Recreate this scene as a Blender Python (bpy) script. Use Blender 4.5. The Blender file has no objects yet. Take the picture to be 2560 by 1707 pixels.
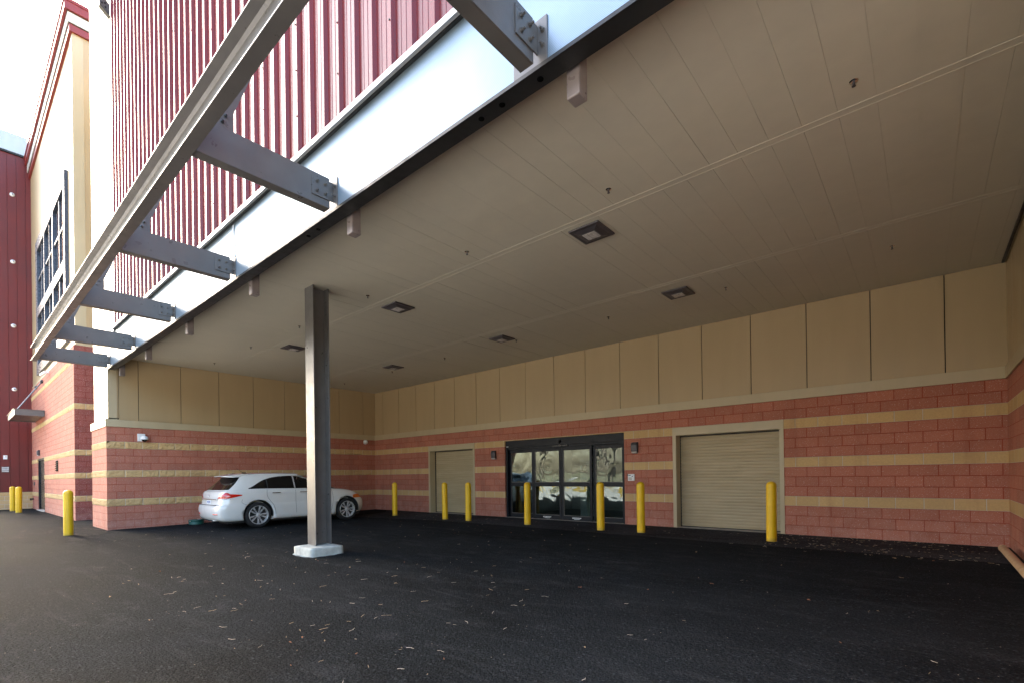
import bpy, bmesh, math, random
from mathutils import Vector, Matrix, noise
random.seed(7)
S = bpy.context.scene
R = math.radians
# ------------------------------------------------------------------ camera
Mr = ((0.757151, 0.654067, -0.013565), (0.011567, 0.007373, 0.999906), (-0.654106, 0.757237, 0.00198))
cam = bpy.data.cameras.new('camera'); co = bpy.data.objects.new('camera', cam); S.collection.objects.link(co)
co.matrix_world = Matrix(((Mr[0][0], Mr[1][0], -Mr[2][0], 17.277), (Mr[0][1], Mr[1][1], -Mr[2][1], -11.661),
                          (Mr[0][2], Mr[1][2], -Mr[2][2], 1.331), (0, 0, 0, 1)))
cam.sensor_width = 36; cam.lens = 1213.2 / 2560 * 36
cam.shift_x = (1280 - 1266.7) / 2560; cam.shift_y = (1184.5 - 853.5) / 2560
cam.clip_end = 5000; S.camera = co
# ------------------------------------------------------------------ sky, sun, exposure
EL, AZ = R(27.0), R(-85.0)
w = bpy.data.worlds.new("World"); S.world = w; w.use_nodes = True
bgn = w.node_tree.nodes['Background']
sk = w.node_tree.nodes.new('ShaderNodeTexSky'); sk.sky_type = 'NISHITA'; sk.sun_disc = False
sk.sun_elevation = EL; sk.sun_rotation = AZ; sk.air_density = 1.0; sk.dust_density = 4.5; sk.ozone_density = 1.0
w.node_tree.links.new(sk.outputs[0], bgn.inputs[0]); bgn.inputs[1].default_value = 0.15
sl = bpy.data.lights.new('sun', 'SUN'); so = bpy.data.objects.new('sun', sl); S.collection.objects.link(so)
sl.energy = 5.0; sl.angle = R(0.6); sl.color = (1, .95, .88)
sd = Vector((math.sin(AZ) * math.cos(EL), math.cos(AZ) * math.cos(EL), math.sin(EL)))
so.rotation_euler = sd.to_track_quat('Z', 'Y').to_euler()
S.view_settings.view_transform = 'Standard'; S.view_settings.look = 'None'
S.view_settings.exposure = 3.2; S.view_settings.gamma = 1.0
try:
    S.view_settings.use_white_balance = True
    S.view_settings.white_balance_temperature = 6700; S.view_settings.white_balance_tint = 10
except Exception: pass
try: S.cycles.max_bounces = 10; S.cycles.diffuse_bounces = 6; S.cycles.sample_clamp_indirect = 6; S.cycles.caustics_reflective = False; S.cycles.caustics_refractive = False
except Exception: pass

# ------------------------------------------------------------------ helpers
class N:
    """tiny node-tree builder"""
    def __init__(s, name):
        s.m = bpy.data.materials.new(name); s.m.use_nodes = True; s.t = s.m.node_tree
        s.b = s.t.nodes['Principled BSDF']
    def n(s, typ, ins=None, **pr):
        x = s.t.nodes.new('ShaderNode' + typ)
        for k, v in pr.items(): setattr(x, k, v)
        for k, v in (ins or {}).items(): s.put(x.inputs[k], v)
        return x
    def put(s, sock, v):
        if isinstance(v, bpy.types.NodeSocket): s.t.links.new(v, sock)
        else: sock.default_value = v
    def math(s, op, a, b=0.0, c=0.0):
        x = s.n('Math', operation=op); s.put(x.inputs[0], a); s.put(x.inputs[1], b); s.put(x.inputs[2], c); return x.outputs[0]
    def mix(s, f, a, b, mode='MIX'):
        x = s.n('Mix', data_type='RGBA', blend_type=mode); s.put(x.inputs[0], f)
        s.put(x.inputs[6], a if isinstance(a, bpy.types.NodeSocket) else (*a, 1))
        s.put(x.inputs[7], b if isinstance(b, bpy.types.NodeSocket) else (*b, 1)); return x.outputs[2]
    def noise(s, scale, vec=None, detail=4, rough=.55, dist=0.0):
        x = s.n('TexNoise', {'Scale': scale, 'Detail': detail, 'Roughness': rough, 'Distortion': dist})
        if vec: s.put(x.inputs['Vector'], vec)
        return x.outputs[0]
    def ramp(s, f, a, b, x0=0.0, x1=1.0):
        x = s.n('MapRange', {'From Min': a, 'From Max': b, 'To Min': x0, 'To Max': x1}); s.put(x.inputs[0], f); return x.outputs[0]
    def bump(s, hgt, dist=.01, strength=1.0, normal=None):
        x = s.n('Bump', {'Distance': dist, 'Strength': strength, 'Height': hgt})
        if normal: s.put(x.inputs['Normal'], normal)
        return x.outputs[0]
    def pos(s): return s.n('NewGeometry').outputs['Position']
    def obj(s): return s.n('TexCoord').outputs['Object']
    def out(s, col=None, rough=None, metal=None, normal=None, spec=None, coat=None):
        B = s.b.inputs
        for k, v in (('Base Color', col), ('Roughness', rough), ('Metallic', metal), ('Normal', normal), ('Specular IOR Level', spec), ('Coat Weight', coat)):
            if v is None: continue
            if k == 'Base Color' and not isinstance(v, bpy.types.NodeSocket): v = (*v, 1)
            s.put(B[k], v)
        return s.m
def flat(name, col, rough=.5, metal=0.0, var=.12, nscale=6, bump=0.0, bscale=60, spec=None, rvar=.1, coat=None):
    s = N(name); p = s.obj()
    f = s.noise(nscale, p, 5)
    d = tuple(c * (1 - var) for c in col); l = tuple(min(1, c * (1 + var)) for c in col)
    c = s.mix(s.ramp(f, .35, .65), d, l)
    r = s.ramp(s.noise(nscale * 2.3, p, 4), .3, .7, rough - rvar, min(1, rough + rvar))
    nm = s.bump(s.noise(bscale, p, 4), bump) if bump else None
    return s.out(c, r, metal, nm, spec, coat)

class MB:
    """collects shapes, links them as one mesh object"""
    def __init__(s): s.v = []; s.f = []; s.mi = []; s.cur = 0; s.sm = []; s.smooth = False
    def add(s, vs, fs):
        o = len(s.v); s.v += [tuple(v) for v in vs]
        for f in fs: s.f.append(tuple(i + o for i in f)); s.mi.append(s.cur); s.sm.append(s.smooth)
    def box(s, x0, x1, y0, y1, z0, z1):
        s.add([(x0,y0,z0),(x1,y0,z0),(x1,y1,z0),(x0,y1,z0),(x0,y0,z1),(x1,y0,z1),(x1,y1,z1),(x0,y1,z1)],
              [(0,3,2,1),(4,5,6,7),(0,1,5,4),(1,2,6,5),(2,3,7,6),(3,0,4,7)])
    def quad(s, a, b, c, d): s.add([a, b, c, d], [(0, 1, 2, 3)])
    def prism(s, poly, axis, a, b):
        """poly: 2D points, extruded along axis from a to b"""
        def P(p, t): return {'x': (t, p[0], p[1]), 'y': (p[0], t, p[1]), 'z': (p[0], p[1], t)}[axis]
        n = len(poly); vs = [P(p, a) for p in poly] + [P(p, b) for p in poly]
        s.add(vs, [tuple(range(n)), tuple(range(2*n-1, n-1, -1))] + [(i, i+n, (i+1) % n + n, (i+1) % n) for i in range(n)])
    def tube(s, p, q, r, n=12, r2=None, caps=True):
        p, q = Vector(p), Vector(q); d = (q - p).normalized()
        a = d.orthogonal().normalized(); b = d.cross(a); r2 = r if r2 is None else r2
        ring = lambda c, rr: [c + rr * (math.cos(2*math.pi*i/n) * a + math.sin(2*math.pi*i/n) * b) for i in range(n)]
        fs = [(i, (i+1) % n, (i+1) % n + n, i + n) for i in range(n)]
        o = s.smooth; s.smooth = True; s.add(ring(p, r) + ring(q, r2), fs)
        s.smooth = o
        if caps: s.add(ring(p, r), [tuple(range(n-1, -1, -1))]); s.add(ring(q, r2), [tuple(range(n))])
    def lathe(s, prof, c, axis='z', n=24):
        """prof: (radius, height) list"""
        c = Vector(c); vs = []
        for r, h in prof:
            for i in range(n):
                a = 2 * math.pi * i / n; u, v = r * math.cos(a), r * math.sin(a)
                vs.append(c + Vector({'z': (u, v, h), 'x': (h, u, v), 'y': (v, h, u)}[axis]))
        o = s.smooth; s.smooth = True
        s.add(vs, [(k*n+i, k*n+(i+1) % n, (k+1)*n+(i+1) % n, (k+1)*n+i) for k in range(len(prof)-1) for i in range(n)])
        s.smooth = o
    def build(s, name, mats, parent=None, bevel=0.0, loc=None):
        me = bpy.data.meshes.new(name); me.from_pydata(s.v, [], s.f)
        for m in (mats if isinstance(mats, (list, tuple)) else [mats]): me.materials.append(m)
        me.polygons.foreach_set('material_index', s.mi); me.polygons.foreach_set('use_smooth', s.sm); me.update()
        bm = bmesh.new(); bm.from_mesh(me); bmesh.ops.recalc_face_normals(bm, faces=bm.faces)
        bm.to_mesh(me); bm.free()
        o = bpy.data.objects.new(name, me); S.collection.objects.link(o)
        if parent: o.parent = parent
        if loc: o.location = loc
        if bevel:
            b = o.modifiers.new('bevel', 'BEVEL'); b.width = bevel; b.segments = 2; b.limit_method = 'ANGLE'; b.angle_limit = R(40)
        return o
def tag(o, label=None, cat=None, group=None, kind=None):
    for k, v in (('label', label), ('category', cat), ('group', group), ('kind', kind)):
        if v: o[k] = v
    return o
def empty(name, loc=(0, 0, 0), rz=0, **kw):
    o = bpy.data.objects.new(name, None); S.collection.objects.link(o); o.location = loc; o.rotation_euler = (0, 0, rz)
    o.empty_display_size = .2
    return tag(o, **kw)
def copy_tree(o, parent=None):
    c = o.copy(); S.collection.objects.link(c)
    if parent: c.parent = parent
    for ch in list(o.children): copy_tree(ch, c)
    return c

# ------------------------------------------------------------------ materials
BH, BL = .2032, .4064          # masonry course height, block length
W, L, ZS = 18.33, 8.707, 4.80  # bay width, bay depth, soffit height
def masonry(name, axis, u0, red=(.40, .132, .080), yel=(.62, .42, .20), rough_bands=False, all_tan=False, grime=.0):
    s = N(name); p = s.pos(); sep = s.n('SeparateXYZ', {0: p}); u = s.math('SUBTRACT', sep.outputs[0 if axis == 'x' else 1], u0)
    z = sep.outputs[2]
    vec = s.n('CombineXYZ', {0: u, 1: z}).outputs[0]
    br = s.n('TexBrick', {'Scale': 1.0, 'Mortar Size': .006, 'Mortar Smooth': .25, 'Bias': 0.0, 'Brick Width': BL, 'Row Height': BH,
                          'Color1': (0, 0, 0, 1), 'Color2': (1, 1, 1, 1), 'Mortar': (.5, .5, .5, 1), 'Vector': vec})
    br.offset = .5; br.offset_frequency = 2
    row = s.math('FLOOR', s.math('DIVIDE', z, BH))
    m8 = s.math('FLOORED_MODULO', row, 8.0)
    y1 = s.math('COMPARE', m8, 3.0, .1); y2 = s.math('COMPARE', row, 7.0, .1)
    isy = s.math('MAXIMUM', y1, y2)
    if all_tan: isy = s.math('ADD', 1.0, 0.0)
    tone = s.n('SeparateColor', {0: br.outputs[0]}).outputs[0]
    n1 = s.noise(2.2, p, 4); n2 = s.noise(60, p, 3, .7)
    k = s.math('ADD', s.math('MULTIPLY', tone, .5), s.math('MULTIPLY', n1, .6))
    rc = s.mix(k, tuple(c * .78 for c in red), tuple(c * 1.22 for c in red))
    vor = s.n('TexVoronoi', {'Scale': 48.0, 'Vector': p}, feature='F1')
    fleck = s.math('MULTIPLY', s.ramp(vor.outputs[0], .30, .12), s.ramp(s.noise(24, p, 3), .40, .62))
    rc = s.mix(s.math('MULTIPLY', fleck, .85), rc, (.72, .60, .55))
    rc = s.mix(s.ramp(n2, .40, .72, 0, .42), rc, (.46, .30, .26))
    dark = s.math('MULTIPLY', s.ramp(s.n('TexVoronoi', {'Scale': 130.0, 'Vector': p}).outputs[0], .22, .1), .5)
    rc = s.mix(dark, rc, tuple(c * .45 for c in red))
    yc = s.mix(k, tuple(c * .86 for c in yel), tuple(c * 1.1 for c in yel))
    yc = s.mix(s.ramp(s.noise(30, p, 5, .7), .35, .7, 0, .45), yc, tuple(c * .62 for c in yel))
    col = s.mix(isy, rc, yc)
    mort = s.mix(isy, tuple((red[0] * .88, red[1] * .50, red[2] * .40)), (.62, .57, .48))
    col = s.mix(br.outputs[1], col, mort)
    # efflorescence bloom near the footing: a pale stain with an uneven edge
    st = s.math('MULTIPLY', s.ramp(s.math('ADD', z, s.math('MULTIPLY', s.noise(3.5, p, 5), .9)), 1.1, .35, 0, 1), s.ramp(s.noise(5, p, 6), .35, .7))
    col = s.mix(s.math('MULTIPLY', st, .34), col, (.62, .42, .36))
    dv = s.n('VectorMath', {0: p, 1: (3.0, 3.0, .35)}, operation='MULTIPLY').outputs[0]
    col = s.mix(s.ramp(s.noise(1.0, dv, 5, .6), .54, .74, 0, .30), col, tuple(a * .55 for a in red))
    h = s.math('ADD', s.math('MULTIPLY', n2, .35), s.math('MULTIPLY', s.noise(160, p, 3), .25))
    if rough_bands or all_tan:
        hb = s.math('MULTIPLY', s.math('MULTIPLY', s.noise(16, p, 6, .65, .6), 3.4), isy); h = s.math('ADD', h, hb)
    h = s.math('SUBTRACT', h, s.math('MULTIPLY', br.outputs[1], 1.2))
    return s.out(col, .88, 0.0, s.bump(h, .006, .9), .3)
M = {}
M['brick_x'] = masonry('painted_block_facing_front', 'x', W - .67 * BL)
M['brick_y'] = masonry('block_side', 'y', -L, rough_bands=True)
M['brick_yr'] = masonry('block_right_side', 'y', 0.12)
M['brick_front'] = masonry('block_front_splitface', 'x', -5.22 + .13, rough_bands=True)
M['tan_block'] = masonry('tan_splitface_block', 'y', -8.69, all_tan=True)
def panel_mat(name, col, rough=.38, spec=.5, streak=.06, pn=1.0):
    s = N(name); p = s.pos()
    sv = s.n('VectorMath', {0: p, 1: (1.0, 1.0, .12)}, operation='MULTIPLY').outputs[0]
    f = s.noise(5, sv, 5); g = s.noise(.7, p, 3)
    k = s.math('ADD', s.math('MULTIPLY', f, .5), s.math('MULTIPLY', g, .5))
    c = s.mix(s.ramp(k, .35, .65), tuple(a * (1 - streak) for a in col), tuple(min(1, a * (1 + streak)) for a in col))
    emb = s.noise(380, p, 2); wav = s.noise(1.3, p, 2)
    nm = s.bump(wav, .012 * pn, 1.0); nm = s.bump(emb, .0006, .6, nm)
    return s.out(c, s.ramp(f, .3, .7, rough - .07, rough + .08), 0.0, nm, spec)
M['tan'] = panel_mat('tan_painted_panel', (.43, .32, .18), .36, .55, .035, .08)
M['tan_trim'] = panel_mat('tan_trim_paint', (.47, .39, .25), .40)
M['soffit'] = panel_mat('soffit_panel_paint', (.52, .485, .385), .55, .4, .05, .2)
M['red_metal'] = panel_mat('dark_red_ribbed_sheet', (.15, .010, .006), .18, .42, .10, 0)
M['red_wall'] = panel_mat('dark_red_flat_sheet', (.125, .013, .010), .45, .4, .15, .5)
M['red_trim'] = panel_mat('dark_red_cornice_trim', (.22, .030, .028), .4)
M['gap'] = flat('panel_joint_shadow_gap', (.035, .028, .02), .9)
M['flash'] = panel_mat('pale_bent_flashing', (.62, .62, .60), .3, .6, .03)
M['steel'] = flat('grey_brown_painted_steel', (.092, .085, .079), .36, 0.0, .12, 3, .0006, 300, .8)
M['steel_dark'] = flat('near_black_painted_steel', (.012, .012, .012), .5, 0.0, .2, 4, .0008, 200)
M['void'] = flat('unlit_hole', (.001, .001, .001), .95, 0, .1, spec=.02)
M['bolt'] = flat('zinc_bolt', (.16, .165, .17), .35, .8)
M['bronze'] = flat('dark_bronze_fixture', (.07, .062, .068), .45, .2)
M['lens'] = flat('dull_unlit_lens', (.50, .48, .46), .3)
M['frame'] = flat('black_aluminium_frame', (.006, .008, .013), .45, 0, .15, 5, spec=.25)
M['white_plastic'] = flat('white_plastic', (.75, .76, .76), .4, 0, .04)
M['black_plastic'] = flat('black_plastic', (.01, .01, .011), .3)
M['white_decal'] = flat('white_decal', (.8, .8, .8), .5, 0, .02)
M['chrome'] = flat('chrome', (.8, .8, .8), .12, 1.0, .02, rvar=.04)
M['green'] = flat('green_utility_plastic', (.005, .07, .055), .45)
M['pipe'] = flat('tan_plastic_pipe', (.50, .33, .19), .5, 0, .1)
M['door_leaf'] = flat('dark_door_leaf', (.012, .012, .012), .3)
s = N('galvanised_ribbed_fascia'); p = s.pos(); sep = s.n('SeparateXYZ', {0: p})
wv = s.math('SINE', s.math('MULTIPLY', sep.outputs[2], 2 * math.pi / .0125))
c = s.mix(s.ramp(s.noise(1.2, p, 4), .3, .7), (.22, .30, .37), (.28, .36, .43))
c = s.mix(s.ramp(wv, -1, -.2, .45, 0), c, (.08, .11, .14))
M['fascia'] = s.out(c, s.ramp(s.noise(3, p, 3), .3, .7, .28, .36), .5, s.bump(wv, .0006, .5), .6)
s = N('roll_up_slat_paint'); p = s.pos()
sv = s.n('VectorMath', {0: p, 1: (.5, 1.0, 6.0)}, operation='MULTIPLY').outputs[0]
c = s.mix(s.ramp(s.noise(2, sv, 5), .3, .7), (.40, .32, .19), (.47, .38, .24))
c = s.mix(s.ramp(s.noise(1.4, p, 6), .56, .72, 0, .25), c, (.30, .23, .13))
M['slat'] = s.out(c, .5, 0, s.bump(s.noise(150, p), .0006), .4)
def yellow():
    s = N('yellow_bollard_sleeve'); p = s.obj()
    c = s.mix(s.ramp(s.noise(4, p, 5), .3, .7), (.72, .42, .006), (.82, .50, .008))
    z = s.n('SeparateXYZ', {0: p}).outputs[2]
    scuff = s.math('MULTIPLY', s.ramp(s.noise(28, p, 6, .7), .60, .74), s.ramp(z, .45, .0))
    c = s.mix(s.math('MULTIPLY', scuff, .8), c, (.16, .12, .06)); c = s.mix(s.math('MULTIPLY', s.ramp(s.math('ADD', z, s.math('MULTIPLY', s.noise(14, p, 4), .12)), .14, .05), .6), c, (.14, .11, .06))
    return s.out(c, s.ramp(s.noise(9, p), .3, .7, .36, .52), 0, s.bump(s.noise(10, p, 3), .002), .5)
M['yellow'] = yellow()
# asphalt
def asphalt(name, base, dust=(.14, .12, .10), dustamt=.25, sc=1.0):
    s = N(name); p = s.pos()
    big = s.noise(.35, p, 6, .6, .8); mid = s.noise(2.6, p, 6, .65)
    fine = s.noise(60 * sc, p, 4, .8); agg = s.n('TexVoronoi', {'Scale': 60.0 * sc, 'Vector': p}); agg2 = s.n('TexVoronoi', {'Scale': 28.0 * sc, 'Vector': p})
    c = s.mix(s.ramp(big, .3, .7), tuple(a * .45 for a in base), tuple(a * 1.7 for a in base))
    stv = s.n('VectorMath', {0: p, 1: (.35, 1.6, 1)}, operation='MULTIPLY').outputs[0]
    dst = s.math('MULTIPLY', s.ramp(s.noise(1.0, stv, 8, .72, 2.2), .50, .70), s.ramp(mid, .35, .6))
    c = s.mix(s.math('MULTIPLY', dst, dustamt), c, dust)
    t1 = s.n('SeparateColor', {0: agg.outputs[1]}).outputs[0]; t2 = s.n('SeparateColor', {0: agg2.outputs[1]}).outputs[1]
    c = s.mix(s.math('MULTIPLY', s.ramp(agg.outputs[0], .6, .15), s.ramp(t1, .35, 1, 0, .8)), c, tuple(min(1, a * 3.4) for a in base))
    c = s.mix(s.math('MULTIPLY', s.ramp(agg2.outputs[0], .42, .2), s.ramp(t2, .72, .95, 0, .8)), c, tuple(min(1, a * 4.2) for a in base))
    c = s.mix(s.ramp(fine, .56, .34, 0, .85), c, tuple(a * .12 for a in base))
    spk = s.math('MULTIPLY', s.ramp(s.n('TexVoronoi', {'Scale': 11.0, 'Vector': p}).outputs[0], .06, .035), s.ramp(s.noise(2, p, 3), .48, .6))
    c = s.mix(spk, c, (.45, .38, .29))
    h = s.math('ADD', s.math('MULTIPLY', fine, 1.4), s.math('ADD', s.math('MULTIPLY', agg.outputs[0], -.8), s.math('MULTIPLY', agg2.outputs[0], -.9)))
    return s.out(c, s.ramp(big, .3, .7, .84, .97), 0, s.bump(h, .014, 1.0), .04)
M['asphalt'] = asphalt('new_black_asphalt', (.0145, .0160, .0172), (.085, .088, .088), .45)
M['apron'] = asphalt('older_rough_asphalt', (.040, .039, .043), (.20, .18, .17), .3, .8)
M['patch'] = asphalt('rough_patch_asphalt', (.013, .013, .014), (.16, .145, .13), .6, .6)
M['concrete'] = flat('pale_painted_concrete', (.40, .41, .37), .85, 0, .18, 7, .006, 24)
M['sill'] = flat('concrete_sill', (.42, .38, .33), .85, 0, .15, 9, .003, 60)
M['grass'] = flat('winter_grass', (.10, .095, .035), .95, 0, .4, 1.5, .03, 12)
M['bark'] = flat('grey_bark', (.12, .10, .085), .9, 0, .3, 3, .01, 30)
M['litter'] = flat('dry_straw', (.33, .24, .13), .8, 0, .3, 9)
M['leaf'] = flat('dry_brown_leaf', (.26, .10, .035), .7, 0, .4, 30)

# ------------------------------------------------------------------ ground
def gz(y): return 0.0 if y > -2.0 else (.0077 * (y + 2) if y > -12.4 else -.08)
ys = [9, .3, -2, -3.5, -5, -6.5, -8, -9.5, -11, -12.4, -16, -30, -46]
m = MB(); xs = [-60 + 5 * i for i in range(25)]
vs = [(x, y, gz(y)) for y in ys for x in xs]; nx = len(xs)
m.add(vs, [(j*nx+i, j*nx+i+1, (j+1)*nx+i+1, (j+1)*nx+i) for j in range(len(ys)-1) for i in range(nx-1)])
m2 = MB(); m2.quad((-17.9, -46, -.074), (60, -46, -.074), (60, -12.8, -.074), (-17.9, -12.8, -.074))  # unseen pale lot behind the camera, added to bounce sunlight into the bay
m2.quad((22.5, -12.8, -.074), (60, -12.8, -.074), (60, 9, .006), (22.5, 9, .006))
M['bounce_lot'] = flat('unseen_bounce_lot', (.30, .30, .295), .9, 0, .2, .6, .004, 60)
tag(m2.build('bounce_pavement', M['bounce_lot']), 'unseen pale pavement added to bounce light into the bay', 'pavement', kind='structure')
tag(m.build('asphalt_ground', M['asphalt']), 'black asphalt parking lot running under the canopy', 'asphalt', kind='structure')
m = MB(); ap = [(2.4, -2.62), (3.4, -2.48), (6.5, -1.98), (10, -2.0), (14.7, -2.04), (18.33, -1.98)]
for (a, b), (c, d) in zip(ap, ap[1:]):
    m.quad((a, b, gz(b) + .005), (c, d, gz(d) + .005), (c, .02, .005), (a, .02, .005))
m.add([(1.9, -.9, .005), (2.4, -2.62, gz(-2.62) + .005), (2.4, .02, .005), (.9, .02, .005)], [(0, 1, 2, 3)])
m3 = MB(); pts = []
for i in range(30):
    a = 2 * math.pi * i / 30; q = 1 + .22 * noise.noise(Vector((math.cos(a) * 2, math.sin(a) * 2, 3)))
    pts.append((-.4 + 2.9 * q * math.cos(a), -9.75 + .95 * q * math.sin(a)))
m3.add([(a, b, gz(b) + .005) for a, b in pts], [tuple(range(30))])
tag(m3.build('patched_pavement', M['patch']), 'darker rough asphalt patch around the bollard by the wall corner', 'asphalt patch', kind='structure')
tag(m.build('rough_pavement', M['apron']), 'older strip of rough asphalt along the foot of the back wall', 'asphalt', kind='structure')
m = MB(); m.quad((-2500, -2500, -.16), (2500, -2500, -.16), (2500, 2500, -.16), (-2500, 2500, -.16))
tag(m.build('ground', M['grass']), 'winter grass ground beyond the parking lot', 'ground', kind='structure')

# ------------------------------------------------------------------ canopy building
B0 = empty('storage_building', label='building with a covered drive-under bay, striped block walls and dark red ribbed upper wall', cat='building')
TOP = 14 * BH
def wall_holes(m, x0, x1, z0, z1, y0, y1, holes):
    """wall slab in XZ with rectangular holes (hx0,hx1,hz1) from the floor up"""
    cur = x0
    for a, b, hz in sorted(holes):
        m.box(cur, a, y0, y1, z0, z1); m.box(a, b, y0, y1, hz, z1); cur = b
    m.box(cur, x1, y0, y1, z0, z1)
D1, SL, D3 = (3.41, 5.79, 2.435), (7.13, 11.29, 2.415), (12.59, 15.0, 2.43)
m = MB(); wall_holes(m, 0, W, -.3, TOP, 0, .35, [D1, SL, D3]); m.build('back_wall', M['brick_x'], B0)
m = MB(); m.box(-2.03, 0, -L, .35, -.35, TOP); m.build('side_wall', [M['brick_y']], B0)
m = MB(); m.box(-2.035, .002, -L - .004, -L + .1, -.35, TOP + .001); m.build('wall_end', M['brick_front'], B0)
m = MB(); m.box(W, W + 2.0, -L, .35, -.35, TOP); m.build('side_wall', M['brick_yr'], B0)  # right wall; unseen front length and pier width added to block light
# split-face bands: blocks with rough, slightly proud faces
def splitface(axis, plane, a0, a1, rows, sgn, u0, mat, parent, name='splitface_band'):
    for r in rows:
        m = MB()
        z0, z1 = r * BH + .006, (r + 1) * BH - .006
        off = 0 if r % 2 else .5
        k = math.ceil((a0 - u0) / BL - off - 1)
        while True:
            c0 = u0 + (k + off) * BL + .004; c1 = c0 + BL - .008; k += 1
            if c0 >= a1: break
            if c1 <= a0: continue
            c0, c1 = max(c0, a0), min(c1, a1)
            nu = max(2, int((c1 - c0) / .035)); nz = 6; g = []
            sd_ = random.random() * 50; tilt = random.uniform(-.006, .006)
            for j in range(nz + 1):
                for i in range(nu + 1):
                    uu, zz = c0 + (c1 - c0) * i / nu, z0 + (z1 - z0) * j / nz
                    e = min(i, nu - i) > 0 and min(j, nz - j) > 0
                    d = (.012 + .016 * noise.fractal(Vector((uu * 13, zz * 13, sd_)), .8, 2.0, 4) + tilt * (j / nz - .5)) if e else .002
                    d = max(.002, d) * sgn
                    g.append((uu, plane + d, zz) if axis == 'x' else (plane + d, uu, zz))
            m.add(g, [(j*(nu+1)+i, j*(nu+1)+i+1, (j+1)*(nu+1)+i+1, (j+1)*(nu+1)+i) for j in range(nz) for i in range(nu)])
        m.build(name, mat, parent)
splitface('y', 0, -L, -.01, (3, 7, 11), 1, -L, M['brick_y'], B0)
splitface('x', -L - .005, -2.03, .0, (3, 7, 11), -1, -5.22 + .13, M['brick_front'], B0)
# metal panels above the block, with real gaps
def panels(m, axis, plane, a0, a1, z0, z1, seams, th, gap=.016):
    cuts = [a0] + [q for q in seams if a0 + .05 < q < a1 - .05] + [a1]
    for a, b in zip(cuts, cuts[1:]):
        j = random.uniform(-.0015, .0015)
        lo, hi = sorted((plane + j, plane - th))
        if axis == 'x': m.box(a + gap/2, b - gap/2, lo, hi, z0, z1)
        else: m.box(lo, hi, a + gap/2, b - gap/2, z0, z1)
sx = [5.836 - 1.066 * 5 + 1.066 * k for k in range(20)]; sy = [-7.961 + 1.065 * k for k in range(8)]
m = MB()
panels(m, 'x', .06, -.06, W + .03, 3.05, ZS, sx, -.03)
m.build('wall_panel', M['tan'], B0)
m = MB(); panels(m, 'y', -.05, -L + .28, .09, 3.05, ZS, sy, .03); m.build('wall_panel', M['tan'], B0)
m = MB(); panels(m, 'y', W + .01, -L, .09, 3.05, ZS, sy, -.03); m.build('wall_panel', M['tan'], B0)
m = MB(); m.box(-.3, W + .3, .10, .3, TOP, 14.5); m.box(-1.9, -.10, -L + .3, .3, TOP, 14.5); m.box(W + .12, W + 1.9, -L + .3, .3, TOP, 14.5)
m.build('panel_backing', M['gap'], B0)
m = MB(); m.box(0.0, W, -.028, .1, TOP, 3.045); m.box(-.1, .028, -L + .02, -.03, TOP, 3.045); m.box(W - .028, W + .1, -L, -.03, TOP, 3.045)
m.build('base_trim', M['tan_trim'], B0, .003)
# tan corner column of metal panels at the left end of the canopy
m = MB(); m.box(-1.98, -.03, -L + .05, -L + .28, 3.10, 5.3); m.box(-1.98, .93, -L + .04, -L + .28, 5.3, 17.2)
m.box(-1.96, -.02, -L + .045, -L + .25, 3.0, 3.1)
m.build('corner_panel', M['tan'], B0, .004)
m = MB(); m.box(-2.06, .03, -L - .03, -L + .3, TOP + .001, 3.06); m.build('corner_base_trim', M['tan_trim'], B0, .003)
m = MB(); m.box(-.031, -.02, -L + .04, -L + .24, 3.06, ZS); m.build('corner_trim', M['tan_trim'], B0)
# soffit
m = MB()
x = 16.07 - .3008 * 53
while x < W:
    for ya, yb in ((-8.46, -5.985), (-5.875, -3.0), (-2.9, 0.03)):
        j = random.uniform(-.0012, .0012); t = random.uniform(-.0008, .0008)
        x0, x1 = max(x + .0009, .0), min(x + .2999, W)
        if x1 > x0: m.add([(x0, ya, ZS + j - t), (x1, ya, ZS + j + t), (x1, yb, ZS + j + t), (x0, yb, ZS + j - t),
               (x0, ya, ZS + .03), (x1, ya, ZS + .03), (x1, yb, ZS + .03), (x0, yb, ZS + .03)],
              [(0,3,2,1),(4,5,6,7),(0,1,5,4),(1,2,6,5),(2,3,7,6),(3,0,4,7)])
    x += .3008
m.build('soffit', M['soffit'], B0)
m = MB(); m.box(0, W, -5.985, -5.970, ZS - .004, ZS + .02); m.box(0, W, -5.970, -5.890, ZS - .002, ZS + .02); m.box(0, W, -5.890, -5.875, ZS - .004, ZS + .02)
m.build('soffit_trim', M['soffit'], B0, .002)
m = MB(); m.box(0, W, -3.0, -2.99, ZS - .003, ZS + .02); m.box(0, W, -2.99, -2.91, ZS - .002, ZS + .02); m.box(0, W, -2.91, -2.9, ZS - .004, ZS + .02)
m.build('soffit_trim', M['soffit'], B0, .002)
m = MB(); m.box(-.2, W + .2, -8.6, .3, ZS + .006, ZS + .1); m.build('soffit_deck', M['soffit'], B0)
m = MB(); m.box(W - .05, W - .015, -8.4, -.02, ZS - .03, ZS - .003); m.build('edge_channel', M['steel_dark'], B0)
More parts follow.
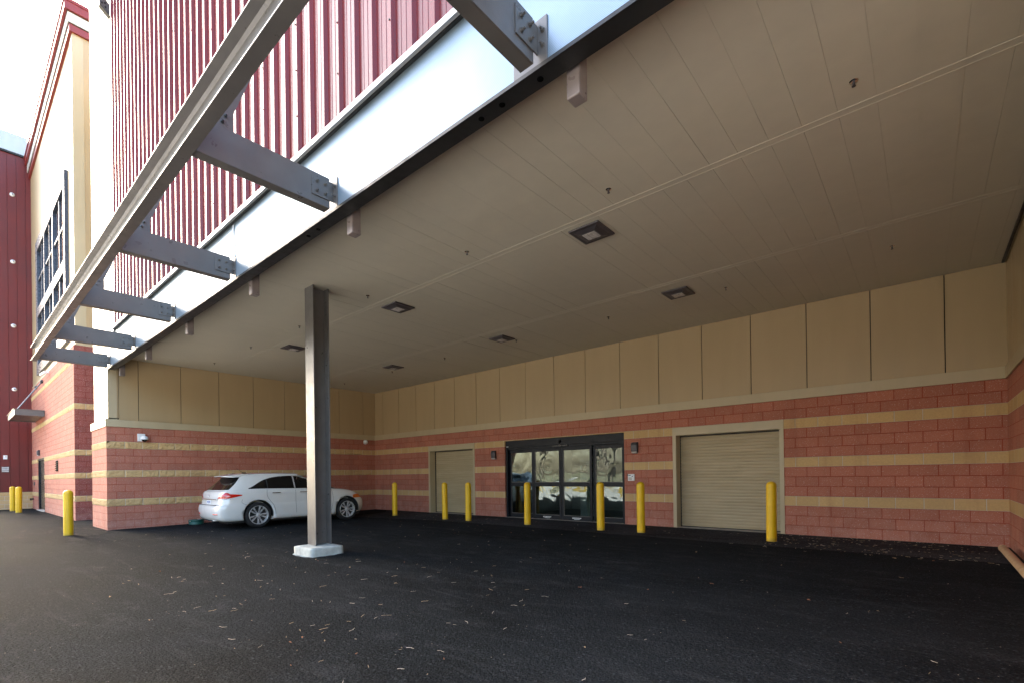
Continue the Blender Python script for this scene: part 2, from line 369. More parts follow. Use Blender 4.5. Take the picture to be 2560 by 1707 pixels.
# fascia and edge beam
m = MB(); m.box(0.0, 20.4, -8.66, -8.645, 4.455, 5.36); m.build('fascia', M['fascia'], B0)
m = MB()
m.box(.0, W, -8.664, -8.50, 4.435, 4.452); m.box(.0, W, -8.515, -8.50, 4.452, ZS + .03); m.box(0, W, -8.50, -8.462, ZS - .012, ZS + .03)
m.box(0, W, -8.672, -8.661, 4.43, 4.462)
m.build('edge_beam', M['steel_dark'], B0)
for X in (14.38, 14.62, 15.02, 11.3, 11.55): m = MB(); m.lathe([(.0, 0), (.026, 0), (.026, .004), (0, .004)], (X, -8.58, 4.430), n=14); m.build('drain_hole', M['void'], B0)
m = MB(); m.box(.9, 20.4, -8.742, -8.64, 5.355, 5.372); m.box(.9, 20.4, -8.748, -8.741, 5.325, 5.388); m.box(.0, .93, -8.70, -8.64, 5.30, 5.36)
m.build('flashing', M['flash'], B0)
m = MB(); m.box(.0, 20.4, -8.69, -8.661, 5.335, 5.3549); m.build('flashing_shadow_strip', M['steel_dark'], B0)  # near-black strip standing in for the shade under the flashing
m = MB()
m.tube((9.10, -8.672, 4.80), (9.10, -8.672, 5.30), .010, 8); m.build('fascia_joint', M['flash'], B0)  # panel joint in the fascia, built as a thin tube
# ribbed wall
m = MB(); m.cur = 0
P = .3246; x = 9.361 - P * 26; Yf, D, top = -8.695, .043, 17.2
prof = [(0.93, Yf)]
while x < 20.3:
    if x > .95: prof += [(x, Yf), (x + .012, Yf - D), (x + .060, Yf - D), (x + .082, Yf), (x + .155, Yf), (x + .160, Yf - .004), (x + .168, Yf - .004), (x + .173, Yf), (x + .235, Yf), (x + .24, Yf - .004), (x + .248, Yf - .004), (x + .253, Yf)]
    x += P
prof.append((20.4, Yf))
n = len(prof)
m.add([(a, b, 5.37) for a, b in prof] + [(a, b, top) for a, b in prof], [(i, i+1, i+1+n, i+n) for i in range(n-1)])
m.cur = 1
x = 9.361 - P * 26; k = 0
while x < 20.3:
    if x > .95:
        for z in (6.26, 7.78, 9.3, 10.85, 12.4, 13.9, 15.4): m.tube((x + .30, Yf, z), (x + .30, Yf - .008, z), .009, 6)
        if k % 3 == 2:
            z = 5.868
            while z < 16: m.tube((x + .036, Yf - D, z), (x + .036, Yf - D - .008, z), .009, 6); z += .5765
    x += P; k += 1
m.build('ribbed_wall', [M['red_metal'], M['steel_dark']], B0)
m = MB(); m.box(-2.0, W + 2.05, -8.6, .35, 17.2, 17.4); m.box(-1.99, -1.9, -8.6, .3, 3.1, 17.2); m.box(W + 1.95, W + 2.04, -8.7, .3, TOP, 17.2); m.box(-1.99, W + 2, .3, .36, TOP, 17.2)  # unseen roof and outer shell, added to keep skylight out of the bay
m.build('roof', M['tan'], B0)

# roll-up doors
def rollup(x0, x1, zt, dep):
    d = tag(bpy.data.objects.new('roll_up_door', None), None); S.collection.objects.link(d); d.parent = B0
    m = MB(); fw = .085
    m.box(x0, x0 + fw, -.012, dep + .1, 0, zt - .19); m.box(x1 - fw, x1, -.012, dep + .1, 0, zt - .19); m.box(x0, x1, -.014, dep + .1, zt - .19, zt)
    m.build('frame', M['tan_trim'], d, .003)
    m = MB(); z = .03; pr = [(dep, .0), (dep, .03)]; h = .0725
    while z < zt - .02:
        pr += [(dep + .020, z + .001), (dep + .020, z + .015), (dep, z + .017), (dep - .004, z + .035), (dep, z + h - .002)]; z += h
    n = len(pr); x0_, x1_ = x0 + fw + .012, x1 - fw - .012
    m.add([(x0_, a, b) for a, b in pr] + [(x1_, a, b) for a, b in pr], [(i, i+1, i+1+n, i+n) for i in range(n-1)])
    m.build('curtain', M['slat'], d)
    m = MB(); m.box(x0 + fw, x0 + fw + .012, dep - .03, dep + .06, 0, zt - .2); m.box(x1 - fw - .012, x1 - fw, dep - .03, dep + .06, 0, zt - .2); m.box(x0 + fw, x1 - fw, dep - .02, dep + .06, zt - .215, zt - .19)
    m.build('guide_track', M['steel_dark'], d)
    m = MB(); m.box(x0 + fw, x1 - fw, dep - .012, dep + .02, .005, .03); m.build('bottom_bar', M['steel_dark'], d)
    m = MB(); m.box(x0 + fw + .002, x1 - fw - .002, .0, dep + .3, -.02, .007); m.build('door_sill', M['sill'], d)
rollup(*D1, .27); rollup(*D3, .27)
# sliding entrance
d = bpy.data.objects.new('sliding_door', None); S.collection.objects.link(d); d.parent = B0
y = .10; m = MB()
m.box(7.135, 11.285, y - .05, y + .16, 2.20, 2.412); m.box(7.135, 11.285, y - .03, y + .16, 2.135, 2.198)
m.box(7.135, 7.20, y - .05, y + .16, 0, 2.199); m.box(11.22, 11.285, y - .05, y + .16, 0, 2.199)
m.build('door_frame', M['frame'], d, .003)
glassm = N('reflective_door_glass'); g = glassm; p = g.pos()
wob = g.noise(1.5, p, 1.5, .5, .9); c1 = g.n('VectorMath', {0: p, 1: (8.75, .1, 1.62)}, operation='DISTANCE').outputs[1]; c2 = g.n('VectorMath', {0: p, 1: (10.55, .1, 1.6)}, operation='DISTANCE').outputs[1]
rg = g.math('ADD', g.math('MULTIPLY', g.math('SINE', g.math('MULTIPLY', c1, 42)), g.ramp(c1, .1, .45, 1, 0)), g.math('MULTIPLY', g.math('SINE', g.math('MULTIPLY', c2, 36)), g.ramp(c2, .1, .42, 1, 0)))
hh = g.math('ADD', wob, g.math('MULTIPLY', rg, .035))
nm = g.bump(hh, .008, 1.0)
gl = g.n('BsdfGlossy', {'Color': (.68, .76, .76, 1), 'Roughness': .02, 'Normal': nm}); tr = g.n('BsdfTransparent', {'Color': (.55, .62, .60, 1)})
fr = g.n('Fresnel', {'IOR': 1.5}); fac = g.ramp(fr.outputs[0], 0, 1, .07, 1)
mx = g.n('MixShader', {0: fac}); g.t.links.new(tr.outputs[0], mx.inputs[1]); g.t.links.new(gl.outputs[0], mx.inputs[2])
g.t.links.new(mx.outputs[0], g.t.nodes['Material Output'].inputs[0]); M['glass'] = glassm.m
for i, (a, b, yy) in enumerate(((7.20, 8.17, y + .05), (8.19, 9.215, y), (9.225, 10.25, y), (10.27, 11.22, y + .05))):
    m = MB(); st = .072
    m.box(a, a + st, yy, yy + .045, .0, 2.135); m.box(b - st, b, yy, yy + .045, 0, 2.135)
    m.box(a + st, b - st, yy, yy + .045, 2.03, 2.135); m.box(a + st, b - st, yy, yy + .045, 0, .135); m.box(a + st, b - st, yy, yy + .045, .985, 1.105)
    m.build('door_panel', M['frame'], d, .002)
    for z0, z1 in ((.135, .985), (1.105, 2.03)):
        m = MB(); m.box(a + st, b - st, yy + .018, yy + .024, z0, z1); m.build('pane', M['glass'], d)
        m = MB(); m.box(a + st, b - st, yy + .004, yy + .017, z0, z0 + .012); m.box(a + st, a + st + .012, yy + .004, yy + .017, z0 + .012, z1); m.build('glazing_bead', M['steel'], d)
for X in (8.70, 9.74):   # warning decals on the bottom rails (illegible in the photo)
    m = MB()
    for i in range(6): m.box(X - .15 + i * .05, X - .15 + i * .05 + .036, y - .0015, y - .0005, .062 + (i % 2) * .004, .082)
    m.box(X - .15, X + .15, y - .0015, y - .0005, .088, .097); m.box(X - .10, X + .09, y - .0015, y - .0005, .042, .052)
    m.build('decal', M['white_decal'], d)
m = MB(); m.lathe([(0, -.05), (.03, -.045), (.045, -.02), (.05, 0)], (9.22, y - .05, 2.30), 'y', 16); m.build('motion_sensor', M['black_plastic'], d)
m = MB(); m.box(8.95, 9.50, y - .075, y - .03, 2.15, 2.192); m.build('sensor_bar', M['black_plastic'], d, .006)
m = MB(); m.box(7.16, 7.25, y - .052, y - .0505, 2.225, 2.24); m.build('decal', M['white_decal'], d)
m = MB(); m.box(7.13, 11.29, -.01, .5, -.02, .008); m.build('threshold', M['sill'], d)
# vestibule behind the glass
M['lobby'] = flat('lobby_paint', (.52, .53, .49), .7, 0, .05); M['lobby_floor'] = flat('lobby_floor', (.16, .16, .15), .5)
m = MB(); m.box(6.9, 11.6, 4.2, 4.3, 0, 2.8); m.box(6.8, 6.9, .35, 4.3, 0, 2.8); m.box(11.6, 11.7, .35, 4.3, 0, 2.8); m.box(6.8, 11.7, .35, 4.3, 2.8, 2.9)
m.build('lobby_wall', M['lobby'], B0)
m = MB(); m.box(6.8, 11.7, .35, 4.3, -.05, .006); m.build('lobby_floor', M['lobby_floor'], B0)
m = MB(); m.box(8.98, 9.36, 1.5, 1.9, .006, 2.75); m.build('lobby_pillar', M['white_plastic'], B0)
m = MB(); m.cur = 0; m.box(9.08, 9.24, 1.488, 1.5, 1.40, 1.63); m.cur = 1
m.box(9.145, 9.175, 1.485, 1.488, 1.56, 1.59); m.prism([(9.13, 1.47), (9.19, 1.47), (9.172, 1.55), (9.148, 1.55)], 'y', 1.485, 1.488); m.box(9.146, 9.156, 1.485, 1.488, 1.425, 1.47); m.box(9.164, 9.174, 1.485, 1.488, 1.425, 1.47)
m.build('restroom_sign', [M['black_plastic'], M['white_decal']], B0)

# ------------------------------------------------------------------ steel trellis outside the fascia
T0 = empty('steel_trellis', label='grey steel trellis of a long outer channel and cross beams bolted to the canopy fascia', cat='steel frame')
m = MB(); za, zb, th = 4.435, 4.785, .012
pr = [(-10.20, za), (-10.085, za), (-10.085, zb), (-10.20, zb), (-10.20, zb - .015), (-10.125, zb - .018), (-10.100, zb - .034), (-10.100, za + .034), (-10.125, za + .018), (-10.20, za + .015)]
m.prism(pr, 'x', -.12, 22); m.build('outer_channel', M['steel'], T0, .002)
BX = [.19, 2.87, 5.95, 8.99, 12.0, 14.99, 18.03]
def bolts(m, pts, axis, r=.017, l=.035):
    for p in pts:
        p = Vector(p); dv = Vector({'x': (1, 0, 0), 'y': (0, -1, 0)}[axis])
        m.tube(p, p + dv * .005, r * 1.25, 12); m.tube(p + dv * .005, p + dv * .020, r, 6); m.tube(p + dv * .020, p + dv * (.020 + l * .6), r * .55, 8)
for X in BX:
    o = bpy.data.objects.new('cross_beam', None); S.collection.objects.link(o); o.parent = T0
    xr = X + .065; xl = X - .065; z0, z1, z2 = 4.45, 4.80, 4.73
    m = MB()
    # channel opening to the left: web on the right, flanges
    m.prism([(-10.083, z0), (-8.71, z0), (-8.71, z1), (-10.083, z1)], 'x', xr - .012, xr)
    m.box(xl, xr - .012, -10.083, -8.71, z0, z0 + .014); m.box(xl, xr - .012, -10.083, -8.71, z1 - .014, z1)
    m.build('beam', M['steel'], o, .004)
    m = MB(); m.prism([(-8.93, 4.535), (-8.672, 4.535), (-8.672, 4.755), (-8.93, 4.755)], 'x', xr + .001, xr + .013)
    m.build('connection_plate', M['steel'], o, .0015)
    m = MB(); m.box(X - .165, X + .165, -8.672, -8.6605, 4.462, 4.80); m.build('wall_plate', M['steel'], o, .0015)
    for q in [(xr + .013, yy, zz) for yy in (-8.87, -8.77) for zz in (4.59, 4.70)]: m = MB(); bolts(m, [q], 'x'); m.build('bolt', M['steel'], o)
    for zz in (4.59, 4.70): m = MB(); bolts(m, [(X + .125, -8.672, zz)], 'y'); m.build('bolt', M['steel'], o)
    # knee gusset rising at the outer end
    m = MB(); m.prism([(-10.08, 4.80), (-9.74, 4.80), (-9.74, 4.985), (-9.50, 5.62), (-9.62, 5.68), (-10.02, 4.99), (-10.08, 4.985)], 'x', xr - .03, xr - .018)
    m.build('gusset', M['steel'], o, .0015)
    for q in ((xr - .018, -9.84, 4.865), (xr - .018, -9.81, 4.935)): m = MB(); bolts(m, [q], 'x'); m.build('bolt', M['bolt'], o)
# upper bracket high on the corner
o = empty('wall_bracket', label='dark bolted steel bracket high on the corner where the ribbed wall begins', cat='bracket')
m = MB(); m.prism([(-8.90, 13.84), (-8.70, 13.66), (-8.70, 13.98), (-8.80, 14.08), (-8.88, 14.6), (-9.05, 15.2), (-9.2, 15.1), (-9.0, 14.4)], 'x', .96, .975)
m.build('web_plate', M['steel'], o)
m = MB(); m.prism([(-8.92, 13.83), (-8.70, 13.64), (-8.70, 13.615), (-8.92, 13.805)], 'x', .90, 1.04); m.build('flange', M['steel_dark'], o)
for q in [(.975, -8.87, 14.02), (.975, -8.80, 13.95), (.975, -8.86, 13.92), (.975, -8.79, 13.85)]: m = MB(); bolts(m, [q], 'x'); m.build('bolt', M['steel_dark'], o)

# ------------------------------------------------------------------ posts stubs under the canopy edge
names = ['leftmost short square steel post hanging from the canopy edge, against the left wall panel', 'second short steel post stub from the left under the canopy edge',
         'third short steel post stub from the left under the canopy edge', 'short steel post stub hanging just left of the column top', 'short steel post stub right of the column, second from the right',
         'largest and rightmost short steel post stub under the canopy edge']
for X, lb in zip([.27, 2.98, 6.02, 9.16, 12.06, 15.24], names):
    m = MB(); m.box(-.06, .06, -.062, .062, 0, .545)
    o = m.build('post_stub', M['steel_stub'] if 'steel_stub' in M else M.setdefault('steel_stub', flat('taupe_painted_tube', (.20, .165, .155), .34, 0, .12, 4, .0006, 200, .6)), None, .012, (X, -8.395, 4.255))
    tag(o, lb, 'post', 'post stubs under the canopy edge')

# ------------------------------------------------------------------ column
c0 = empty('steel_column', (8.8155, -7.155, .11), label='dark grey wide-flange steel column standing on a white concrete base', cat='column')
m = MB(); h = ZS - .11 + .01
m.box(-.1505, .1505, -.155, -.135, 0, h); m.box(-.1505, .1505, .135, .155, 0, h); m.box(-.007, .007, -.135, .135, 0, h)
m.build('shaft', M['steel'], c0, .003)
me = bmesh.new(); bmesh.ops.create_cube(me, size=1)
bmesh.ops.scale(me, vec=(.68, .60, .23), verts=me.verts)
bmesh.ops.subdivide_edges(me, edges=me.edges, cuts=7, use_grid_fill=True)
for v in me.verts:
    c_ = v.co; hx, hy, hz, rr_ = .34, .30, .115, .028
    q = Vector((max(-hx + rr_, min(hx - rr_, c_.x)), max(-hy + rr_, min(hy - rr_, c_.y)), max(-hz, min(hz - rr_, c_.z))))
    d3 = c_ - q; v.co = q + (d3.normalized() * rr_ if d3.length > 1e-6 else d3) if d3.length > rr_ * .2 else c_
    v.co += Vector((c_.x, c_.y, 0)).normalized() * .010 * noise.fractal(c_ * 9, .9, 2, 3) + Vector((0, 0, .006 * noise.noise(c_ * 5)))
d_ = bpy.data.meshes.new('concrete_base'); me.to_mesh(d_); me.free(); d_.materials.append(M['concrete'])
for f in d_.polygons: f.use_smooth = True
o = bpy.data.objects.new('concrete_base', d_); S.collection.objects.link(o); o.location = (8.93, -7.24, -.005)
tag(o, 'low white painted concrete block under the steel column', 'concrete base')
m = MB(); pts = []
for i in range(40):
    a = 2 * math.pi * i / 40; e = .5 + .5 * abs(noise.noise(Vector((math.cos(a) * 3, math.sin(a) * 3, 5)))) * 2
    pts.append((8.93 + math.cos(a) * (.42 + .09 * e) * (1.15 if math.cos(a) < 0 else .86), -7.24 + math.sin(a) * (.34 + .07 * e)))
m.add([(a, b, gz(b) + .004) for a, b in pts], [tuple(range(40))])
M['splash'] = flat('spilled_white_paint', (.30, .33, .32), .9, 0, .4, 9)
tag(m.build('paint_spill', M['splash']), 'spilled white paint on asphalt around the column base', 'paint spill')

# ------------------------------------------------------------------ bollards
r, hb = .088, 1.14
def bollard():
    e = empty('bollard'); m = MB()
    m.lathe([(r - .004, -.12), (r, -.1), (r, 0.0), (r + .001, .3), (r - .001, .7), (r, hb - .09)], (0, 0, 0), n=32); m.build('sleeve', M['yellow'], e)
    m = MB(); m.lathe([(r + .001, hb - .092), (r - .002, hb - .07)] + [(r * .98 * math.cos(t), hb - .07 + .07 * math.sin(t)) for t in [R(a) for a in (8, 20, 32, 44, 56, 68, 80, 90)]], (0, 0, 0), n=32)
    m.build('dome_cap', M['yellow'], e); return e
b0 = bollard()
BL_ = [(3.455, -1.56, 1, 'yellow bollard standing alone between the white car and the small roll-up door'), (6.06, -1.60, 1, 'yellow bollard in front of the middle of the small roll-up door'),
       (7.03, -1.55, 1, 'yellow bollard at the right edge of the small roll-up door'), (9.19, -1.47, 1, 'yellow bollard in front of the left part of the glass sliding door'),
       (11.44, -1.52, 1.01, 'yellow bollard in front of the right end of the glass sliding door'), (12.41, -1.42, 1.01, 'yellow bollard under the white keypad, left of the large roll-up door'),
       (15.03, -1.34, 1.02, 'largest yellow bollard, in front of the right side of the large roll-up door'), (.62, -9.60, 1.13, 'yellow bollard outside in front of the brick tower corner'),
       (-13.6, -9.50, 1.22, 'right one of the two yellow bollards by the dark red metal wall'), (-15.7, -9.55, 1.22, 'left one of the two yellow bollards by the dark red metal wall')]
for i, (x, y, k, lb) in enumerate(BL_):
    o = b0 if i == 0 else copy_tree(b0)
    o.location = (x, y, gz(y)); o.scale = (k, k, 1 + (k - 1) * .15); o.rotation_euler = (R(random.uniform(-.4, .4)), R(random.uniform(-.4, .4)), random.random() * 6)
    tag(o, lb, 'bollard', 'yellow bollards')

# ------------------------------------------------------------------ soffit lights and sprinklers
def soffit_light():
    e = empty('ceiling_light'); m = MB()
    m.box(-.245, .245, -.245, .245, -.028, 0); m.build('housing', M['bronze'], e, .02)
    m = MB(); m.add([(-.19, -.19, -.028), (.19, -.19, -.028), (.19, .19, -.028), (-.19, .19, -.028), (-.12, -.12, -.052), (.12, -.12, -.052), (.12, .12, -.052), (-.12, .12, -.052)],
                    [(0,1,5,4),(1,2,6,5),(2,3,7,6),(3,0,4,7),(4,5,6,7)]); m.build('bezel', M['bronze'], e)
    m = MB(); m.box(-.10, .10, -.095, .095, -.057, -.050)
    for i in range(4): m.box(-.075 + i * .05 - .003, -.075 + i * .05 + .003, -.09, .09, -.061, -.057)
    m.build('lens', M['lens'], e); return e
l0 = soffit_light()
LT = [(13.68, -5.56, 'largest square ceiling light, front row, nearest the camera'), (9.12, -5.56, 'square ceiling light just right of the column top'), (4.55, -5.56, 'square ceiling light just left of the column'),
      (13.70, -2.38, 'square ceiling light nearest the back wall above the large roll-up door'), (9.16, -2.38, 'square ceiling light near the back wall above the glass door'), (4.56, -2.36, 'smallest square ceiling light near the far back corner')]
for i, (x, y, lb) in enumerate(LT):
    o = l0 if i == 0 else copy_tree(l0); o.location = (x, y, ZS - .001); tag(o, lb, 'ceiling light', 'square lights in the soffit')
def sprinkler():
    e = empty('sprinkler_head'); m = MB()
    m.lathe([(0, -.004), (.018, -.004), (.036, -.006), (.042, 0)], (0, 0, 0), n=20); m.build('escutcheon', M['chrome'], e)
    m = MB(); m.tube((0, 0, -.004), (0, 0, -.04), .009, 10); m.tube((-.012, 0, -.012), (-.010, 0, -.05), .003, 6); m.tube((.012, 0, -.012), (.010, 0, -.05), .003, 6)
    m.tube((0, 0, -.05), (0, 0, -.054), .02, 14); m.build('deflector', M['bronze'], e); return e
s0 = sprinkler()
SP = [(16.83, -6.33), (14.38, -6.33), (11.92, -6.33), (9.21, -6.33), (6.46, -6.33), (3.82, -6.35), (1.19, -6.36), (16.92, -2.0), (14.46, -2.0), (11.98, -2.0), (9.32, -2.0), (6.58, -2.0), (3.98, -1.98), (1.05, -1.98)]
SPN = ['chrome sprinkler head at the upper right, nearest the camera', 'sprinkler head above left of the largest ceiling light', 'sprinkler head midway between the two front row ceiling lights nearest the camera',
       'sprinkler head right above the column top', 'sprinkler head just left of the column top', 'front row sprinkler head second from the left', 'front row sprinkler head farthest left',
       'back row sprinkler head at the far right end', 'back row sprinkler head right of the rear ceiling light above the large roll-up door', 'back row sprinkler head left of the rear ceiling light above the large roll-up door',
       'tiny back row sprinkler head beside the middle rear ceiling light', 'tiny back row sprinkler head between the middle and the far rear ceiling lights', 'tiny back row sprinkler head beside the farthest rear ceiling light', 'tiny back row sprinkler head in the far left corner']
for i, ((x, y), lb) in enumerate(zip(SP, SPN)):
    o = s0 if i == 0 else copy_tree(s0); o.location = (x, y, ZS - .001); o.rotation_euler = (0, 0, random.random() * 3); o.scale = (.85, .85, .85); tag(o, lb, 'sprinkler', 'sprinkler heads in the soffit')

# ------------------------------------------------------------------ wall fittings
def sconce(loc, rz, lb):
    e = empty('wall_light', loc, rz, label=lb, cat='wall light', group='dark wall lights')
    m = MB(); pr = [(0, -.13), (-.10, -.10), (-.115, .06), (-.085, .13), (0, .14)]
    m.prism(pr, 'x', -.085, .085); m.build('hood', M['bronze'], e, .02)
    m = MB(); m.prism([(0, -.155), (-.085, -.14), (-.098, -.102), (0, -.132)], 'x', -.075, .075); m.build('lens', M['lens'], e, .01)
sconce((6.705, 0, 2.0), 0, 'dark wall light left of the glass sliding door'); sconce((11.61, 0, 2.0), 0, 'dark wall light right of the glass sliding door')
sconce((-14.75, -8.69, 2.70), 0, 'dark wall light above the black door in the brick tower')
e = empty('keypad', (11.49, 0, 1.235), label='small white access keypad on the block wall right of the glass door', cat='keypad')
m = MB(); m.box(-.09, .09, -.03, 0, -.09, .085); m.build('case', M['white_plastic'], e, .006)
m = MB(); m.box(-.07, .02, -.032, -.030, -.07, .0); m.build('screen', M['lens'], e)
m = MB(); m.box(-.075, -.01, -.032, -.030, .045, .065); m.build('status_label', M['green'], e)
m = MB(); m.box(.025, .045, -.036, -.030, .01, .035); m.build('button', M['black_plastic'], e); m = MB(); m.box(-.10, -.085, -.045, 0, .03, .095); m.build('bracket', M['bronze'], e)
e = empty('security_camera', (0, -7.90, 2.56), label='white security camera on the left wall above the split-face band near the front corner', cat='security camera', group='white security cameras')
m = MB(); m.box(0, .05, -.11, .07, -.10, .12); m.build('junction_box', M['white_plastic'], e, .006)
m = MB(); m.lathe([(0, .05), (.04, .05), (.085, .02), (.09, -.03), (.085, -.05)], (.14, .03, 0), n=20); m.box(.04, .12, -.0, .06, .0, .05); m.build('housing', M['white_plastic'], e)
m = MB(); m.lathe([(.075, -.05), (.06, -.09), (.03, -.115), (0, -.12)], (.14, .03, 0), n=20); m.build('dome', M['black_plastic'], e)
e = empty('security_camera', (0, -.45, 2.76), label='round white dome camera on the left wall close to the back corner', cat='security camera', group='white security cameras')
m = MB(); m.lathe([(0, .13), (.05, .12), (.085, .06), (.09, 0), (.1, 0)], (0, 0, 0), 'x', 20); m.build('housing', M['white_plastic'], e)
m = MB(); m.lathe([(0, .02), (.03, .015), (.035, 0)], (.10, .05, .01), 'x', 14); m.build('dome', M['black_plastic'], e)
e = empty('valve_box', (.30, -6.62, gz(-6.6)), label='low round green utility cover on the ground against the left wall', cat='utility cover')
m = MB(); m.lathe([(.20, 0), (.205, .07), (.195, .075), (.205, .08), (.21, .12), (.20, .14), (.0, .15)], (0, 0, 0), n=28); m.build('lid', M['green'], e)
m = MB(); m.box(.04, .12, -.20, -.192, .1, .115); m.box(-.02, .08, .02, .09, .147, .149); m.build('sticker', M['white_decal'], e)
m = MB(); m.smooth = True; m.tube((18.165, -1.0, .10), (18.165, -6.8, .06), .052, 20); m.tube((18.165, -.98, .10), (18.165, -.995, .10), .056, 20)
tag(m.build('ground_pipe', M['pipe']), 'tan plastic pipe lying along the foot of the right wall', 'pipe')
# ------------------------------------------------------------------ car
def cr(pts, n):
    """Catmull-Rom through pts, n samples per span"""
    P = [pts[0]] + list(pts) + [pts[-1]]; out = []
    for i in range(1, len(P) - 2):
        for k in range(n):
            t = k / n; a, b, c, d = P[i-1], P[i], P[i+1], P[i+2]
            out.append(tuple(.5 * (2*b[j] + (c[j]-a[j])*t + (2*a[j]-5*b[j]+4*c[j]-d[j])*t*t + (3*b[j]-a[j]-3*c[j]+d[j])*t**3) for j in range(len(b))))
    return out + [tuple(pts[-1])]
def lin(x, tab):
    if x <= tab[0][0]: return tab[0][1]
    for (a, b), (c, d) in zip(tab, tab[1:]):
        if x <= c:
            t = (x - a) / (c - a); return b + (d - b) * t
    return tab[-1][1]
def sm(tab, n=8): return cr(tab, n)
CL = 4.68
beltT = sm([(0, 1.0), (.25, 1.045), (1.0, 1.075), (2.0, 1.06), (3.0, 1.035), (3.5, 1.01), (3.9, .965), (4.25, .885), (4.5, .79), (4.68, .68)])
def outline(s0, s1, w, rr=.30, fr=.75, cr_=.80):
    """half plan outline from rear centre round the side to front centre; rr/fr = corner lengths"""
    k = [(s0, 0), (s0 + .012, w * .40), (s0 + .055, w * cr_), (s0 + rr * .42, w * .925), (s0 + rr, w * .972), (s0 + rr + .45, w), (s0 + 1.7, w), ((s0 + s1) / 2 + .3, w),
         (s1 - fr - .35, w * .995), (s1 - fr, w * .965), (s1 - fr * .5, w * .86), (s1 - fr * .2, w * .68), (s1 - fr * .05, w * .42), (s1, 0)]
    return cr(k, 5)
LV = [  # level height, s0, s1, half width, and share of the belt curve
    (.20, .22, 4.45, .80, 0), (.215, .13, 4.55, .87, 0), (.26, .06, 4.62, .905, 0), (.34, .025, 4.66, .92, 0), (.46, .0, 4.68, .93, 0), (.56, .0, 4.675, .935, 0), (.625, .015, 4.66, .935, 0),
    (.650, .035, 4.65, .932, 0), (.662, .075, 4.645, .930, 0), (.70, .085, 4.63, .930, .1), (.78, .10, 4.61, .932, .3), (.86, .105, 4.58, .928, .52), (.94, .115, 4.53, .915, .76),
    (.99, .135, 4.47, .895, .92), (1.02, .17, 4.42, .872, .985), (1.03, .20, 4.38, .85, 1.0)]
def zlev(lv, s):
    z, _, _, _, f = lv
    if f == 0: return z if s < 3.9 else min(z, z)
    b = lin(s, beltT); return .662 + f * (b - .662)
def loft(rows):
    """rows: list of lists of (x,y,z); mirrored half shells"""
    m = len(rows[0]); vs = []; fs = []
    for r in rows: vs += r
    n = len(rows)
    for j in range(n-1):
        for i in range(m-1): fs.append((j*m+i, j*m+i+1, (j+1)*m+i+1, (j+1)*m+i))
    return vs, fs
def mirror(vs): return [(-x, y, z) for x, y, z in vs]
bodyrows = []
for lv in LV:
    bodyrows.append([(wv_, s_, zlev(lv, s_)) for s_, wv_ in outline(lv[1], lv[2], lv[3], .34 if lv[4] < .5 else .40, .85)])
top = bodyrows[-1]
for fcap in (.9, .7, .45, .2, .0):   # crowned deck / bonnet closing to the centre line
    bodyrows.append([(x * fcap, y, z + .045 * (1 - fcap**2) * (1 if y > 3.3 else .2)) for x, y, z in top])
bot = bodyrows[0]; bodyrows.insert(0, [(0, y, z) for x, y, z in bot])
def addshell(m, rows, sm_=True):
    vs, fs = loft(rows); m.smooth = sm_; m.add(vs, fs); m.add(mirror(vs), [tuple(reversed(f)) for f in fs]); m.smooth = False
s = N('pearl_white_car_paint'); p = s.obj()
M['paint'] = s.out(s.mix(s.ramp(s.noise(3, p), .3, .7), (.72, .71, .67), (.77, .76, .72)), .22, 0.0, None, .5, .9)
M['carglass'] = flat('dark_tinted_car_glass', (.004, .004, .005), .05, 0, .1, spec=.7, rvar=.02)
M['tyre'] = flat('black_tyre_rubber', (.012, .012, .013), .75, 0, .2, 12, .002, 80)
M['rim'] = flat('silver_alloy_rim', (.62, .62, .62), .3, .45, .04)
M['seam'] = flat('dark_panel_seam', (.03, .03, .03), .8)
M['red_lamp'] = flat('red_tail_lamp', (.62, .012, .008), .15, 0, .25, 25, spec=.7, coat=.8)
M['amber'] = flat('amber_lamp', (.75, .16, .01), .2)
car = empty('parked_car', (2.27, -6.985, gz(-5.9) + .0), label='white crossover car parked along the left wall facing the back corner', cat='car')
m = MB(); addshell(m, bodyrows); body = m.build('body', M['paint'], car)
bm = bmesh.new(); bm.from_mesh(body.data); bmesh.ops.remove_doubles(bm, verts=bm.verts, dist=.0008); bmesh.ops.recalc_face_normals(bm, faces=bm.faces); bm.to_mesh(body.data); bm.free()
WR, WF, WRAD, WX = 1.045, 3.785, .352, .80
m = MB()
for sgn in (-1, 1):
    for s_ in (WR, WF):
        m.tube((sgn * .55, s_, WRAD + .015), (sgn * 1.15, s_, WRAD + .015), .408, 40)
cut = m.build('arch_cutter', M['seam'])
bm = bmesh.new(); bm.from_mesh(cut.data); bmesh.ops.remove_doubles(bm, verts=bm.verts, dist=.0005); bmesh.ops.recalc_face_normals(bm, faces=bm.faces); bm.to_mesh(cut.data); bm.free()
cut.parent = car
bo = body.modifiers.new('arch', 'BOOLEAN'); bo.operation = 'DIFFERENCE'; bo.object = cut; bo.solver = 'EXACT'
dg = bpy.context.evaluated_depsgraph_get(); nm_ = bpy.data.meshes.new_from_object(body.evaluated_get(dg))
body.modifiers.clear(); body.data = nm_; bpy.data.objects.remove(cut)
for sgn in (-1, 1):
    for s_ in (WR, WF):
        m = MB(); m.smooth = True
        vs = []; n = 28
        for i in range(n + 1):
            a = math.pi * (1.12 * i / n - .06)
            for xx in (.55, .905): vs.append((sgn * xx, s_ + math.cos(a) * .404, WRAD + .015 + math.sin(a) * .404))
        m.add(vs, [(2*i, 2*i+1, 2*i+3, 2*i+2) for i in range(n)])
        m.build('wheel_arch_liner', M['seam'], car)
